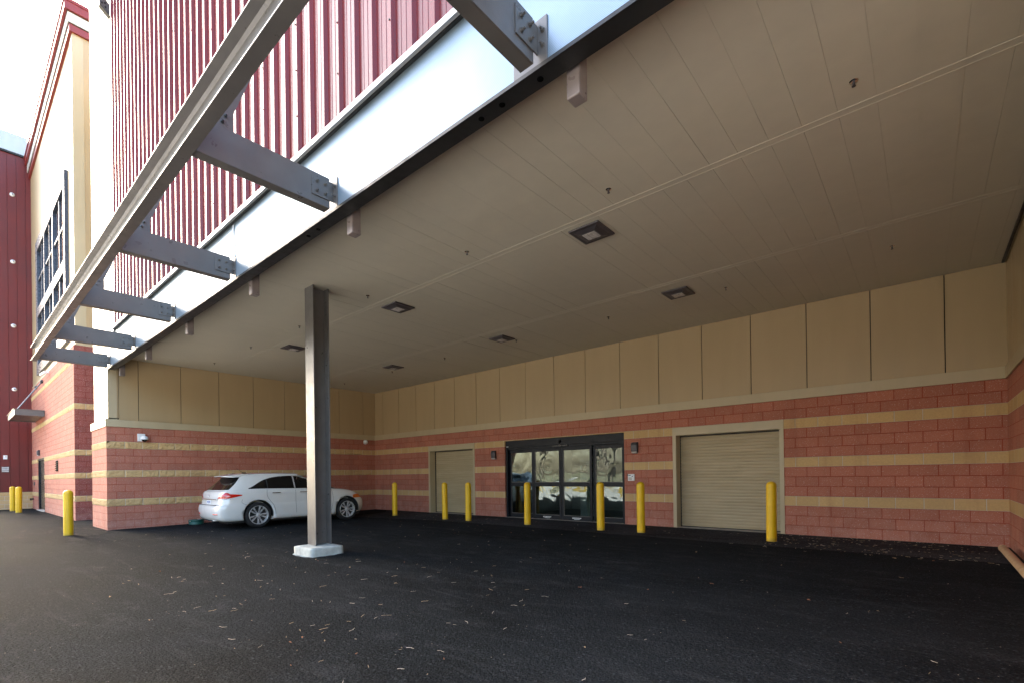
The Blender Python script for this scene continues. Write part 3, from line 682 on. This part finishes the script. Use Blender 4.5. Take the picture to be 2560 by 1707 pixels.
# greenhouse
GH = [(0.0, .185, 3.72, .868, None), (.10, .235, 3.60, .852, None), (.35, .36, 3.26, .805, None), (.60, .46, 2.98, .752, None), (.80, .53, 2.76, .705, None), (.92, .56, 2.62, .668, None), (1.0, .60, 2.50, .63, None)]
def roofz(s_): return 1.535 - .026 * ((s_ - 1.75) / 1.0) ** 2 if s_ < 1.75 else 1.535 - .055 * ((s_ - 1.75) / 1.0) ** 2
def ghz(t, s_):
    b = lin(s_, beltT) - .004; zt = max(roofz(min(s_, 2.6)) - .03, b)
    return b + (zt - b) * t
grow = []
for t, s0_, s1_, w_, _ in GH:
    grow.append([(x, y, ghz(t, y)) for y, x in outline(s0_, s1_, w_, .42, .55)])
tp = grow[-1]
for fcap in (.93, .75, .5, .25, 0): grow.append([(x * fcap, y + (0 if y > 1.2 else 0), z + .036 * (1 - fcap ** 2)) for x, y, z in tp])
m = MB(); addshell(m, grow); m.build('cabin', M['paint'], car)
def gh_out(t):
    for a, b in zip(GH, GH[1:]):
        if t <= b[0] + 1e-6:
            k = (t - a[0]) / (b[0] - a[0]); q = [a[i] + (b[i] - a[i]) * k for i in range(1, 4)]
            return outline(q[0], q[1], q[2], .42, .55)
def gh_side(t, s_, off=.004):
    o_ = gh_out(t); o_ = o_[10:]
    w_ = lin(s_, [(a, b) for a, b in o_ if True][:50])
    return (w_ + off, s_, ghz(t, s_))
def side_patch(m, s0, s1, tb, tt, n=24, nt=6, off=.004, mirror_=True):
    vs = []
    for i in range(n + 1):
        s_ = s0 + (s1 - s0) * i / n; a, b = tb(s_), tt(s_)
        for j in range(nt + 1): vs.append(gh_side(a + (b - a) * j / nt, s_, off))
    fs = [(i*(nt+1)+j, (i+1)*(nt+1)+j, (i+1)*(nt+1)+j+1, i*(nt+1)+j+1) for i in range(n) for j in range(nt)]
    m.smooth = True; m.add(vs, fs)
    if mirror_: m.add(mirror(vs), [tuple(reversed(f)) for f in fs])
    m.smooth = False
ttop = lambda s_: lin(s_, [(.82, .05), (.95, .20), (1.10, .42), (1.25, .58), (1.45, .71), (1.7, .79), (2.0, .83), (2.6, .83), (2.9, .70), (3.15, .46), (3.4, .18), (3.5, .06)])
m = MB(); side_patch(m, .80, 3.48, lambda s_: .025, lambda s_: min(.86, ttop(s_) + .035), 40, 6, .0015); m.build('window_trim', M['seam'], car)
for a, b in ((.86, 1.30), (1.325, 2.07), (2.12, 2.95), (2.99, 3.42)):
    m = MB(); side_patch(m, a, b, lambda s_: .05, ttop, 14, 6, .005, False); m.build('side_window', M['carglass'], car)
    m2 = MB(); m2.smooth = True; m2.add(mirror(m.v), [tuple(reversed(f)) for f in m.f]); m2.build('side_window', M['carglass'], car)
m = MB(); side_patch(m, 2.075, 2.115, lambda s_: .05, ttop, 2, 6, .007); m.build('pillar_strip', M['rim'], car)
# rear glass wraps round the back of the cabin
m = MB(); vs = []; nt = 8; idx = list(range(0, 14)); wid = len(idx)
for j in range(nt + 1):
    t = .06 + (.84 - .06) * j / nt; o_ = gh_out(t)
    for i in idx:
        s_, x = o_[i]; a = .006
        vs.append((x * 1.004, s_ - a, ghz(t, s_)))
fs = [(j*wid+i, j*wid+i+1, (j+1)*wid+i+1, (j+1)*wid+i) for j in range(nt) for i in range(wid-1)]
m.smooth = True; m.add(vs, fs); m.add(mirror(vs), [tuple(reversed(f)) for f in fs]); m.build('rear_window', M['carglass'], car)
# windscreen
m = MB(); vs = []; on_ = len(gh_out(.5)); idx = list(range(on_ - 1, on_ - 15, -1)); wid = len(idx)
for j in range(nt + 1):
    t = .06 + (.88 - .06) * j / nt; o_ = gh_out(t)
    for i in idx: s_, x = o_[i]; vs.append((x * 1.004, s_ + .006, ghz(t, s_)))
fs = [(j*wid+i, j*wid+i+1, (j+1)*wid+i+1, (j+1)*wid+i) for j in range(nt) for i in range(wid-1)]
m.smooth = True; m.add(vs, fs); m.add(mirror(vs), [tuple(reversed(f)) for f in fs]); m.build('windscreen', M['carglass'], car)
# spoiler over the rear glass
m = MB(); pr = [(.34, 1.452), (.33, 1.437), (.36, 1.425), (.52, 1.44), (.72, 1.49), (.86, 1.525), (.70, 1.520), (.50, 1.482)]
rows = []
for k in range(17):
    x = -.64 + 1.28 * k / 16; e = (abs(x) / .64) ** 4
    rows.append([(x, a + .13 * e * (1 if a < .6 else .3), b - .028 * (x / .64) ** 2) for a, b in pr + pr[:1]])
vs, fs = loft(rows); m.smooth = True; m.add(vs, fs); m.smooth = False; n = len(pr) + 1
m.add(rows[0], [tuple(range(n - 1))]); m.add(rows[-1], [tuple(range(n - 1))]); m.build('spoiler', M['paint'], car)
# points on the lower body side: s -> width at height z
def side_w(s_, z):
    best = None; prev = None
    for lv in LV[3:]:
        zz = zlev(lv, s_); o_ = outline(lv[1], lv[2], lv[3], .34 if lv[4] < .5 else .40, .85)[8:]
        w_ = lin(s_, o_[:58])
        if prev and prev[0] <= z <= zz:
            t = (z - prev[0]) / max(1e-6, zz - prev[0]); return prev[1] + (w_ - prev[1]) * t
        prev = (zz, w_)
    return prev[1]
def ribbon(m, pts, hw=.004, off=.0025, sides=(1, -1)):
    for sg in sides:
        for (s0_, z0), (s1_, z1) in zip(pts, pts[1:]):
            d = Vector((s1_ - s0_, z1 - z0)).normalized(); nx_, nz_ = -d.y * hw, d.x * hw
            P = [(s0_ + nx_, z0 + nz_), (s1_ + nx_, z1 + nz_), (s1_ - nx_, z1 - nz_), (s0_ - nx_, z0 - nz_)]
            m.quad(*[(sg * (side_w(a, b) + off), a, b) for a, b in P])
m = MB()
ribbon(m, cr([(1.28, 1.05), (1.27, .90), (1.32, .78), (1.44, .62), (1.50, .45), (1.51, .30)], 5)); ribbon(m, cr([(2.10, 1.04), (2.09, .7), (2.12, .30)], 5)); ribbon(m, cr([(3.24, 1.0), (3.28, .7), (3.22, .30)], 5))
ribbon(m, [(1.51, .305), (3.22, .295)]); ribbon(m, cr([(.62, .80), (.60, .72), (.70, .655), (.80, .645)], 4), .003)
m.build('door_seams', M['seam'], car)
for s_ in (1.52, 2.33):
    for sg in (1, -1):
        m = MB(); m.smooth = True; w_ = side_w(s_, .955)
        m.tube((sg * (w_ + .030), s_ - .115, .955), (sg * (w_ + .030), s_ + .115, .957), .013, 10)
        m.tube((sg * (w_ - .01), s_ - .10, .955), (sg * (w_ + .030), s_ - .10, .955), .012, 8); m.tube((sg * (w_ - .01), s_ + .10, .957), (sg * (w_ + .030), s_ + .10, .957), .012, 8)
        m.build('door_handle', M['chrome'], car)
# tail lamps: from the tailgate round the corner into the flank
def around(lev_z, q):
    """point on body at height z, outline parameter q (0 rear centre)"""
    prev = None
    for lv in LV[6:]:
        o_ = outline(lv[1], lv[2], lv[3], .34 if lv[4] < .5 else .40, .85); i = int(q); f = q - i
        s_ = o_[i][0] * (1 - f) + o_[i+1][0] * f; x = o_[i][1] * (1 - f) + o_[i+1][1] * f; z = zlev(lv, s_)
        if prev and prev[2] <= lev_z <= z:
            t = (lev_z - prev[2]) / (z - prev[2]); return tuple(a + (b - a) * t for a, b in zip(prev, (x, s_, z)))
        prev = (x, s_, z)
    return prev
def wrap_patch(m, q0, q1, lo, hi, n=24, nt=4, off=.006, sides=(1, -1)):
    for sg in sides:
        vs = []
        for i in range(n + 1):
            q = q0 + (q1 - q0) * i / n; a, b = lo(i / n), hi(i / n)
            p0 = around((a + b) / 2, q); p1 = around((a + b) / 2, q + .15); tx, ty = p1[0] - p0[0], p1[1] - p0[1]; l_ = math.hypot(tx, ty) or 1
            nx_, ny_ = ty / l_, -tx / l_
            for j in range(nt + 1):
                P = around(a + (b - a) * j / nt, q); bul = off + .012 * math.sin(math.pi * j / nt) * math.sin(math.pi * i / n)
                vs.append((sg * (P[0] + nx_ * bul), P[1] + ny_ * bul, P[2]))
        fs = [(i*(nt+1)+j, (i+1)*(nt+1)+j, (i+1)*(nt+1)+j+1, i*(nt+1)+j+1) for i in range(n) for j in range(nt)]
        m.smooth = True; m.add(vs, fs if sg > 0 else [tuple(reversed(f)) for f in fs]); m.smooth = False
for sd2 in (1, -1):
    m = MB(); wrap_patch(m, 7.2, 21.5, lambda t: lin(t, [(0, .835), (.5, .83), (.8, .865), (1, .905)]), lambda t: lin(t, [(0, .855), (.18, .93), (.40, 1.0), (.52, .99), (.64, .95), (.85, .945), (1, .93)]), sides=(sd2,)); m.build('tail_light', M['red_lamp'], car)
for sd2 in (1, -1):
    m = MB(); wrap_patch(m, 7.0, 18.5, lambda t: .80 + .02 * t, lambda t: lin(t, [(0, .833), (1, .84)]), off=.004, sides=(sd2,)); m.build('reversing_light', M['rim'], car)
m = MB()
m.tube((-.55, .086, .815), (.55, .086, .815), .010, 8); m.build('trim_bar', M['chrome'], car)
m = MB(); m.cur = 0; m.box(-.155, .155, .083, .089, .685, .79); m.cur = 1
for i in range(6): m.box(-.12 + i * .042, -.12 + i * .042 + .024, .0815, .083, .715, .765)
m.build('number_plate', [M['white_plastic'], flat('plate_blue', (.05, .09, .3), .5)], car)
m = MB(); 
for a in range(24):
    t0, t1 = 2 * math.pi * a / 24, 2 * math.pi * (a + 1) / 24
    m.tube((.055 * math.cos(t0), .098, .905 + .036 * math.sin(t0)), (.055 * math.cos(t1), .098, .905 + .036 * math.sin(t1)), .005, 6)
    m.tube((.02 * math.cos(t0), .098, .905 + .034 * math.sin(t0)), (.02 * math.cos(t1), .098, .905 + .034 * math.sin(t1)), .004, 6)
    m.tube((.042 * math.cos(t0), .098, .922 + .013 * math.sin(t0)), (.042 * math.cos(t1), .098, .922 + .013 * math.sin(t1)), .004, 6)
m.build('emblem', M['chrome'], car)
m = MB(); m.box(-.60, .60, .045, .072, .653, .664); m.build('bumper_seam', M['seam'], car)
for sg in (1, -1):
    m = MB(); m.tube((sg * .52, .018, .415), (sg * .72, .060, .415), .016, 10); m.build('reflector', M['red_lamp'], car)
for sg in (1,):
    m = MB(); m.lathe([(.036, -.16), (.040, 0), (.034, .0), (.030, -.14)], (sg * .52, .16, .235), 'y', 18)
    o = m.build('exhaust_tip', M['chrome'], car); o.rotation_euler = (0, 0, 0)
m = MB(); m.tube((0, .235, 1.06), (.34, .262, 1.085), .008, 6); m.build('rear_wiper', M['black_plastic'], car)
m = MB(); m.tube((.02, .98, 1.535), (.02, .80, 1.66), .005, 6); m.box(.0, .04, .95, 1.05, 1.53, 1.55); m.build('antenna', M['black_plastic'], car)
for sg in (1, -1):
    m = MB(); m.smooth = True; w_ = side_w(4.2, .74)
    vs = []
    for i in range(9):
        s_ = 4.02 + .40 * i / 8; h0, h1 = .70 + .01 * i / 8, .80 - .015 * i / 8 + .03 * math.sin(math.pi * i / 8)
        for j in range(4):
            z = h0 + (h1 - h0) * j / 3; vs.append((sg * (side_w(s_, z) + .006), s_, z))
    m.add(vs, [(i*4+j, i*4+4+j, i*4+5+j, i*4+1+j) for i in range(8) for j in range(3)]); m.build('headlight', M['amber'], car)
    m = MB(); m.smooth = True; w_ = side_w(3.0, 1.0)
    pts = [(sg * (w_ + .03 + .10 * (1 - math.cos(a)) / 2 + .04), 0, 0) for a in (0,)]
    bm = bmesh.new(); bmesh.ops.create_uvsphere(bm, u_segments=16, v_segments=10, radius=1)
    for v in bm.verts: v.co = Vector((sg * (w_ + .10) + v.co.x * .11, 3.03 + v.co.y * .07, 1.115 + v.co.z * .075))
    me_ = bpy.data.meshes.new('mirror'); bm.to_mesh(me_); bm.free(); me_.materials.append(M['paint'])
    for f in me_.polygons: f.use_smooth = True
    o = bpy.data.objects.new('mirror', me_); S.collection.objects.link(o); o.parent = car
# lower sill strip and dark underbody
m = MB(); ribbon(m, [(1.47, .262), (3.36, .262)], .012, .003); m.build('sill_strip', M['rim'], car)
m = MB(); m.box(-.74, .74, .3, 4.3, .16, .26); m.build('underbody', M['seam'], car)
# wheels
def wheel(x, s_, sg):
    e = bpy.data.objects.new('wheel', None); S.collection.objects.link(e); e.parent = car; e.location = (x, s_, WRAD)
    m = MB(); rr, hw, ri = WRAD, .115, .262
    m.lathe([(ri, -hw + .012), (ri + .02, -hw), (rr - .03, -hw - .004), (rr - .008, -hw + .014), (rr, -hw + .04), (rr, hw - .04), (rr - .008, hw - .014), (rr - .03, hw + .004), (ri + .02, hw), (ri, hw - .012), (ri, -hw + .012)], (0, 0, 0), 'x', 48)
    m.build('tyre', M['tyre'], e)
    m = MB(); q = sg
    m.lathe([(0, q * .01), (.24, q * .01), (.245, q * .02)], (0, 0, 0), 'x', 32); m.build('brake_disc', M['seam'], e)
    m = MB(); m.lathe([(.262, q * (hw - .03)), (.262, q * (hw - .002)), (.250, q * (hw + .001)), (.243, q * (hw - .012)), (.240, q * .0)], (0, 0, 0), 'x', 48)
    for k in range(10):
        a0 = 2 * math.pi * (k + (.13 if k % 2 else -.13)) / 10 + .2
        c_, s2 = math.cos(a0), math.sin(a0); T = (-s2, c_)
        def pt(r_, t, d): return (q * (hw - d), r_ * c_ + t * T[0], r_ * s2 + t * T[1])
        v8 = [pt(.04, -.012, .030), pt(.04, .012, .030), pt(.245, .019, .008), pt(.245, -.019, .008), pt(.04, -.016, .055), pt(.04, .016, .055), pt(.245, .024, .045), pt(.245, -.024, .045)]
        m.add(v8, [(0,1,2,3),(4,7,6,5),(0,4,5,1),(1,5,6,2),(2,6,7,3),(3,7,4,0)])
    m.lathe([(0, q * (hw - .018)), (.03, q * (hw - .02)), (.055, q * (hw - .028)), (.06, q * (hw - .06))], (0, 0, 0), 'x', 24)
    m.build('rim', M['rim'], e)
for x, sg in ((WX, 1), (-WX, -1)):
    for s_ in (WR, WF): wheel(x, s_, sg)

# ------------------------------------------------------------------ brick tower wing to the left
BX1, CX = -5.22, -17.85
BT = 30 * BH
TW = empty('brick_tower', label='tall brick and tan tower wing with a dark grid window and stepped red cornice', cat='building')
m = MB(); wall_holes(m, CX - .5, BX1 + .0, -.35, BT, -8.69, -8.45, [(-15.6, -13.12, 2.425)]); m.box(BX1 - .25, BX1, -8.45, 3.0, -.35, BT)
m.build('brick_wall', M['brick_front'], TW)
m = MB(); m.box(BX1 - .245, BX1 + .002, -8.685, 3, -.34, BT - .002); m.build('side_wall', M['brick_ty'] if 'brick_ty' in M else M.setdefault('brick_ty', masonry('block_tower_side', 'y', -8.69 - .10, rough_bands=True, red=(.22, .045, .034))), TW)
splitface('x', -8.69, -13.1, BX1, (3, 7, 11), -1, -5.22 + .13, M['brick_front'], TW); splitface('x', -8.69, CX, -15.62, (3, 7, 11), -1, -5.22 + .13, M['brick_front'], TW)
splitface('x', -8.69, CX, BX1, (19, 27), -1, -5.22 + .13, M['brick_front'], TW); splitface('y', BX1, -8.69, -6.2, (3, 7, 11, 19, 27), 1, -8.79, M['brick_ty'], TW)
xr, yf = -5.25, -8.63
m = MB(); m.box(CX - .5, xr, yf, yf + .2, BT, 17.1); m.box(xr - .2, xr, yf + .2, 3, BT, 17.1); m.build('tan_wall', M['tan'], TW)
m = MB(); m.box(CX, xr + .012, yf - .02, yf, BT, BT + .16); m.box(xr, xr + .012, yf, 3, BT, BT + .16)
m.box(xr - .35, xr + .008, yf - .012, yf, BT + .16, 17.0)
m.box(xr - .002, xr + .010, yf, yf + .30, BT + .16, 17.0)
m.build('corner_trim', M['tan_trim'], TW, .002)
for d_, z0, z1, mt in ((.085, 17.05, 17.30, 'red_trim'), (.13, 17.32, 17.66, 'flash'), (.22, 17.68, 17.95, 'red_trim'), (.25, 17.95, 18.06, 'red_trim')):
    m = MB(); m.box(CX - .5, xr + d_, yf - d_, yf + .2, z0, z1); m.box(xr - .2, xr + d_, yf + .2, 3, z0, z1); m.build('cornice', M[mt], TW, .004)
m = MB(); m.box(CX - .5, xr + .1, yf - .1, 3, 17.29, 17.33); m.box(CX - .5, xr + .14, yf - .14, 3, 17.655, 17.69); m.build('cornice_joint', M['gap'], TW)
# door in the tower
dd = bpy.data.objects.new('door', None); S.collection.objects.link(dd); dd.parent = TW
m = MB(); m.box(-15.6, -15.52, -8.66, -8.5, 0, 2.42); m.box(-13.20, -13.12, -8.66, -8.5, 0, 2.42); m.box(-15.52, -13.2, -8.66, -8.5, 2.34, 2.42); m.build('frame', M['frame'], dd)
m = MB(); m.box(-15.52, -13.2, -8.60, -8.55, 0.0, 2.34); m.build('leaf', M['door_leaf'], dd)
m = MB(); m.box(-13.5, -13.3, -8.66, -8.60, 1.0, 1.05); m.build('handle', M['chrome'], dd)
m = MB(); m.box(-15.6, -13.1, -8.75, -8.45, -.12, -.02); m.build('door_sill', M['sill'], TW)
# grid window
ww = bpy.data.objects.new('window', None); S.collection.objects.link(ww); ww.parent = TW
M['pane'] = flat('dark_window_glass', (.01, .008, .008), .05, 0, .1, spec=.8, rvar=.02); M['wframe'] = flat('slate_window_frame', (.05, .06, .085), .3, .2)
y0 = yf; x0, x1, z0, z1 = -15.05, -6.45, 6.42, 12.72
m = MB(); pd = .11
m.box(x0, x0 + .55, y0 - pd, y0, z0, z1); m.box(x1 - .30, x1, y0 - pd, y0, z0, z1)
for a, b in ((z0, 6.85), (9.08, 9.50), (12.22, z1)): m.box(x0 + .55, x1 - .3, y0 - pd, y0, a, b)
for X in (-12.05, -9.5):
    for a, b in ((6.85, 9.08), (9.50, 12.22)): m.box(X - .09, X + .09, y0 - pd, y0, a, b)
m.build('frame', M['wframe'], ww, .006)
m = MB(); bays = [(x0 + .55, -12.14), (-11.96, -9.59), (-9.41, x1 - .3)]
for a, b in bays:
    c_ = (a + b) / 2
    for za_, zb_ in ((6.85, 9.08), (9.50, 12.22)): m.box(c_ - .035, c_ + .035, y0 - .07, y0 - .012, za_, zb_)
    m.box(a, c_ - .035, y0 - .07, y0 - .012, 10.82, 10.89); m.box(c_ + .035, b, y0 - .07, y0 - .012, 10.82, 10.89)
m.build('glazing_bars', M['wframe'], ww)
for a, b in bays:
    for za_, zb_ in ((6.85, 9.08), (9.50, 12.22)):
        m = MB(); m.box(a, b, y0 - .03, y0 - .008, za_, zb_); m.build('pane', M['pane'], ww)
m = MB(); m.box(-9.56, -8.99, -8.70, -8.688, 1.74, 2.18)
lv = bpy.data.objects.new('wall_louver', None); S.collection.objects.link(lv); lv.location = (0, 0, 0)
m.build('louver_box', M['gap'], lv)
for i in range(5):
    z = 1.77 + i * .085; m2 = MB(); m2.prism([(-8.70, z), (-8.735, z - .01), (-8.735, z + .005), (-8.70, z + .04)], 'x', -9.54, -9.01); m2.build('blade', M['void'], lv)
tag(lv, 'small black louvered vent in the brick tower wall right of the black door', 'vent')
# steel awning over the tower door
aw = empty('door_awning', label='small flat steel awning hung on rods over the black tower door', cat='awning')
A0, A1, AY = -16.1, -12.76, -9.66
m = MB(); m.box(A0, A1, AY, AY + .06, 4.26, 4.52); m.box(A1 - .06, A1, AY + .06, -8.70, 4.26, 4.52); m.box(A0, A0 + .06, AY + .06, -8.70, 4.26, 4.52); m.box(A0 + .06, A1 - .06, AY + .06, -8.70, 4.30, 4.33)
m.box(A0 - .03, A1 + .03, AY - .03, -8.70, 4.50, 4.535)
m.build('deck', M['steel'], aw, .004)
for X in (-13.3, -15.4):
    m = MB(); m.tube((X, AY + .12, 4.54), (X, -8.74, 5.88), .022, 10); m.build('tie_rod', M['bolt'], aw)
    m = MB(); m.lathe([(0, -.09), (.05, -.09), (.08, -.05), (.085, 0)], (X, -8.70, 5.90), 'y', 14); m.build('anchor', M['black_plastic'], aw)
e = empty('security_camera', (-11.3, -8.69, 6.02), label='white camera on the tower just under the grid window', cat='security camera', group='white security cameras')
m = MB(); m.tube((0, 0, 0), (0, -.12, 0), .03, 10); m.build('bracket', M['white_plastic'], e); m = MB(); m.tube((.1, -.12, 0), (-.35, -.22, -.08), .06, 14); m.build('housing', M['white_plastic'], e)
m = MB(); m.tube((-17.3, -8.69, .45), (-17.3, -8.84, .45), .04, 10); m.tube((-17.3, -8.80, .45), (-17.3, -8.80, .38), .03, 8)
tag(m.build('hose_tap', M['black_plastic']), 'small dark hose tap low on the brick tower beside its far corner', 'tap')
m = MB(); m.box(-17.0, -16.75, -8.73, -8.69, 1.15, 1.32); tag(m.build('junction_box', M['steel'], None, .004), 'small grey box on the brick between the black door and the red metal wall', 'box')

# ------------------------------------------------------------------ dark red metal wing, far left
RW = empty('red_metal_building', label='dark red metal clad building with a tan block base at the far left', cat='building')
m = MB(); prof = [(-8.5, CX)]; y = -8.831
while y > -10.2: prof += [(y + .010, CX), (y + .006, CX - .018), (y - .006, CX - .018), (y - .010, CX)]; y -= .3325
prof.append((-10.3, CX)); n = len(prof)
for za_, zb_ in ((.82, 9.37), (9.40, 18.02)):
    m.add([(b, a, za_) for a, b in prof] + [(b, a, zb_) for a, b in prof], [(i, i+1, i+1+n, i+n) for i in range(n-1)])
m.box(CX - .01, CX + .012, -10.3, -8.6, 9.355, 9.42)
m.build('metal_wall', M['red_wall'], RW)
m = MB(); m.box(CX - 6, CX - .03, -10.3, -8.4, -.3, 18.4); m.build('core', M['gap'], RW)
m = MB(); m.box(CX - .2, CX + .05, -10.3, -8.69, -.35, .81); m.build('block_base', M['tan_block'], RW); splitface('y', CX + .05, -10.3, -8.69, (3,), 1, -8.69, M['tan_block'], RW)
m = MB(); m.box(CX - .1, CX + .10, -10.3, -8.65, 18.02, 18.10); m.build('gutter_lip', M['steel_dark'], RW)
m = MB(); m.box(CX - .1, CX + .13, -10.3, -8.75, 18.10, 19.05); m.build('parapet_fascia', M['fascia_grey'] if 'fascia_grey' in M else M.setdefault('fascia_grey', panel_mat('pale_grey_parapet', (.42, .46, .48), .35)), RW)
FN = ['topmost round white fixture on the dark red metal wall', 'second round white fixture from the top on the dark red metal wall', 'third round white fixture from the top on the dark red metal wall', 'lowest round white fixture on the dark red metal wall']
for z, lb in zip((15.95, 12.53, 9.27, 6.05), FN):
    e = empty('wall_fixture', (CX, -9.31, z), label=lb, cat='wall fixture', group='round white fixtures')
    m = MB(); m.lathe([(0, .09), (.05, .085), (.085, .04), (.10, 0)], (0, 0, 0), 'x', 20); m.build('housing', M['white_plastic'], e)
    m = MB(); m.lathe([(0, .105), (.028, .095), (.03, .08)], (0, .0, .0), 'x', 12); m.build('sensor', M['black_plastic'], e)
e = empty('intercom_box', (CX, -9.665, 2.58), label='white square box on the dark red metal wall above the grey louver', cat='box')
m = MB(); m.box(0, .07, -.075, .075, -.10, .10); m.build('case', M['white_plastic'], e, .006); m = MB(); m.box(.07, .075, .0, .04, -.0, .06); m.build('button', M['lens'], e)
e = empty('wall_louver', (CX, -9.665, 1.965), label='grey horizontal louver low on the dark red metal wall', cat='vent')
m = MB(); m.box(0, .03, -.14, .14, -.145, .145); m.build('frame', M['steel'], e, .003)
for i in range(3): m = MB(); m.prism([(.03, -.10 + i * .085), (.055, -.115 + i * .085), (.055, -.10 + i * .085), (.03, -.05 + i * .085)], 'y', -.12, .12); m.build('blade', M['lens'], e)

# ------------------------------------------------------------------ litter
def litter(name, mats, n, area, size, label, cat, leaf=False, sc=1):
    m = MB()
    for _ in range(n):
        x0, x1, y0, y1 = area; x, y = random.uniform(x0, x1), random.uniform(y0, y1)
        z = gz(y) + .009; a = random.random() * math.pi; m.cur = random.randrange(len(mats))
        if leaf:
            r_ = random.uniform(*size); k = 7; pts = []
            for i in range(k):
                t = 2 * math.pi * i / k; q = r_ * random.uniform(.45, 1.1) * (1 if i % 2 else .7)
                pts.append((x + q * math.cos(t + a), y + q * .6 * math.sin(t + a), z + random.uniform(0, .018)))
            m.add([(x, y, z + .004)] + pts, [(0, i + 1, (i + 1) % k + 1) for i in range(k)])
        else:
            l_ = random.uniform(*size); cx, cy = math.cos(a), math.sin(a); w_ = random.uniform(.0012, .0028) * sc
            b_ = random.uniform(-.2, .2) * l_
            p = [(x - cx * l_ / 2, y - cy * l_ / 2), (x - cy * b_, y + cx * b_), (x + cx * l_ / 2, y + cy * l_ / 2)]
            for (ax, ay), (bx_, by_) in zip(p, p[1:]): m.tube((ax, ay, z), (bx_, by_, z + random.uniform(0, .006)), w_, 4, w_ * .6)
    return tag(m.build(name, mats), label, cat, kind='stuff')
M['leaf2'] = flat('faded_leaf', (.40, .27, .14), .8, 0, .4, 30); M['litter2'] = flat('bleached_stem', (.42, .36, .27), .8, 0, .2, 9)
litter('straw_litter', [M['litter'], M['litter2']], 90, (8.0, 14.5, -10.1, -6.8), (.02, .11), 'dry grass stems scattered over the asphalt in front of the column', 'litter')
litter('straw_litter', [M['litter'], M['litter2']], 130, (2, 17.5, -9.8, -2.2), (.015, .06), 'thin scatter of straw bits across the bay floor', 'litter')
litter('bark_litter', [M['litter2'], M['litter']], 200, (14.9, 18.2, -2.2, -.05), (.015, .07), 'pale straw debris along the foot of the right end of the back wall', 'litter', sc=1.5)
litter('bark_litter', [M['litter2'], M['litter']], 60, (3, 14.6, -2.2, -.1), (.02, .08), 'fine debris on the rough asphalt strip', 'litter', sc=1.2)
litter('leaf_litter', [M['leaf'], M['leaf2']], 40, (4, 17.5, -10.4, -2.2), (.012, .032), 'small dry leaves scattered on the dark asphalt', 'leaves', True)
litter('leaf_litter', [M['leaf'], M['leaf2']], 26, (12.5, 16.5, -10.9, -9.2), (.006, .016), 'tiny leaf crumbs on the nearest asphalt', 'leaves', True)
# ------------------------------------------------------------------ what the glass and paint reflect: verge, kerb and bare trees behind the camera
m = MB(); m.quad((-60, -46.2, -.10), (60, -46.2, -.10), (60, -26, -.07), (-60, -26, -.07)); tag(m.build('grass_lawn', M['grass']), 'grass verge beyond the parking lot', 'grass', kind='structure')
m = MB(); m.box(-50, 60, -26.0, -25.85, -.1, .06); M['kerb'] = flat('yellow_kerb_paint', (.62, .42, .03), .7); tag(m.build('kerb', M['kerb']), 'yellow painted kerb', 'kerb', kind='structure')
m = MB()
for i in range(24):
    a0, a1 = math.pi * i / 24, math.pi * (i + 1) / 24
    P_ = lambda a, r_: (7 + r_ * 1.6 * math.cos(a), -21.5 + r_ * math.sin(a), -.074)
    m.quad(P_(a0, 2.0), P_(a1, 2.0), P_(a1, 2.22), P_(a0, 2.22))
tag(m.build('road_marking', M['kerb']), 'yellow curved line painted on the asphalt', 'marking', kind='structure')
def tree(x, y, h, seed):
    rnd = random.Random(seed); e = empty('bare_tree', (x, y, -.12), label='bare winter tree standing on the grass verge behind the parking lot', cat='tree', group='bare trees behind the parking lot')
    tr, cr_b = MB(), MB()
    def grow(p, d, l_, r_, lev):
        q = p + d * l_; (tr if lev < 2 else cr_b).tube(p, q, r_, 6 if lev < 2 else 4, r_ * .68, caps=False)
        if lev >= 5: return
        for _ in range(3 if lev < 4 else 2):
            v = Vector((rnd.uniform(-1, 1), rnd.uniform(-1, 1), rnd.uniform(-.1, .9))).normalized()
            grow(q if rnd.random() < .6 else p + d * l_ * .7, (d * .75 + v * .75).normalized(), l_ * rnd.uniform(.62, .82), r_ * .62, lev + 1)
    grow(Vector((0, 0, 0)), Vector((0, 0, 1)), h * .24, h * .018, 0)
    tr.build('trunk', M['bark'], e); cr_b.build('crown', M['bark'], e)
for i, (x, y, h) in enumerate([(-14, -30, 13), (-7, -33, 15), (-1, -29, 12), (4, -34, 16), (9, -30, 13), (14, -33, 15), (-22, -33, 15), (-11, -37, 16), (1, -38, 17)]): tree(x, y, h, i)

m = MB(); rnd = random.Random(3)
for _ in range(5200):   # far bare wood, added to darken the reflection in the door glass
    x = rnd.uniform(-70, 70); y = rnd.uniform(-62, -48); z = rnd.random() ** 1.3 * 12; l_ = rnd.uniform(1.2, 3.5); a = rnd.gauss(0, .55); w_ = rnd.uniform(.03, .11) * (1.2 - z / 14)
    dx, dz = math.sin(a) * l_, abs(math.cos(a)) * l_
    m.add([(x - w_, y, z), (x + w_, y + w_, z), (x + dx, y + rnd.uniform(-.5, .5), z + dz)], [(0, 1, 2)])
tag(m.build('reflection_dark_wood', M['bark']), 'unseen far wood added to darken the reflection in the door glass', 'woods', kind='stuff')
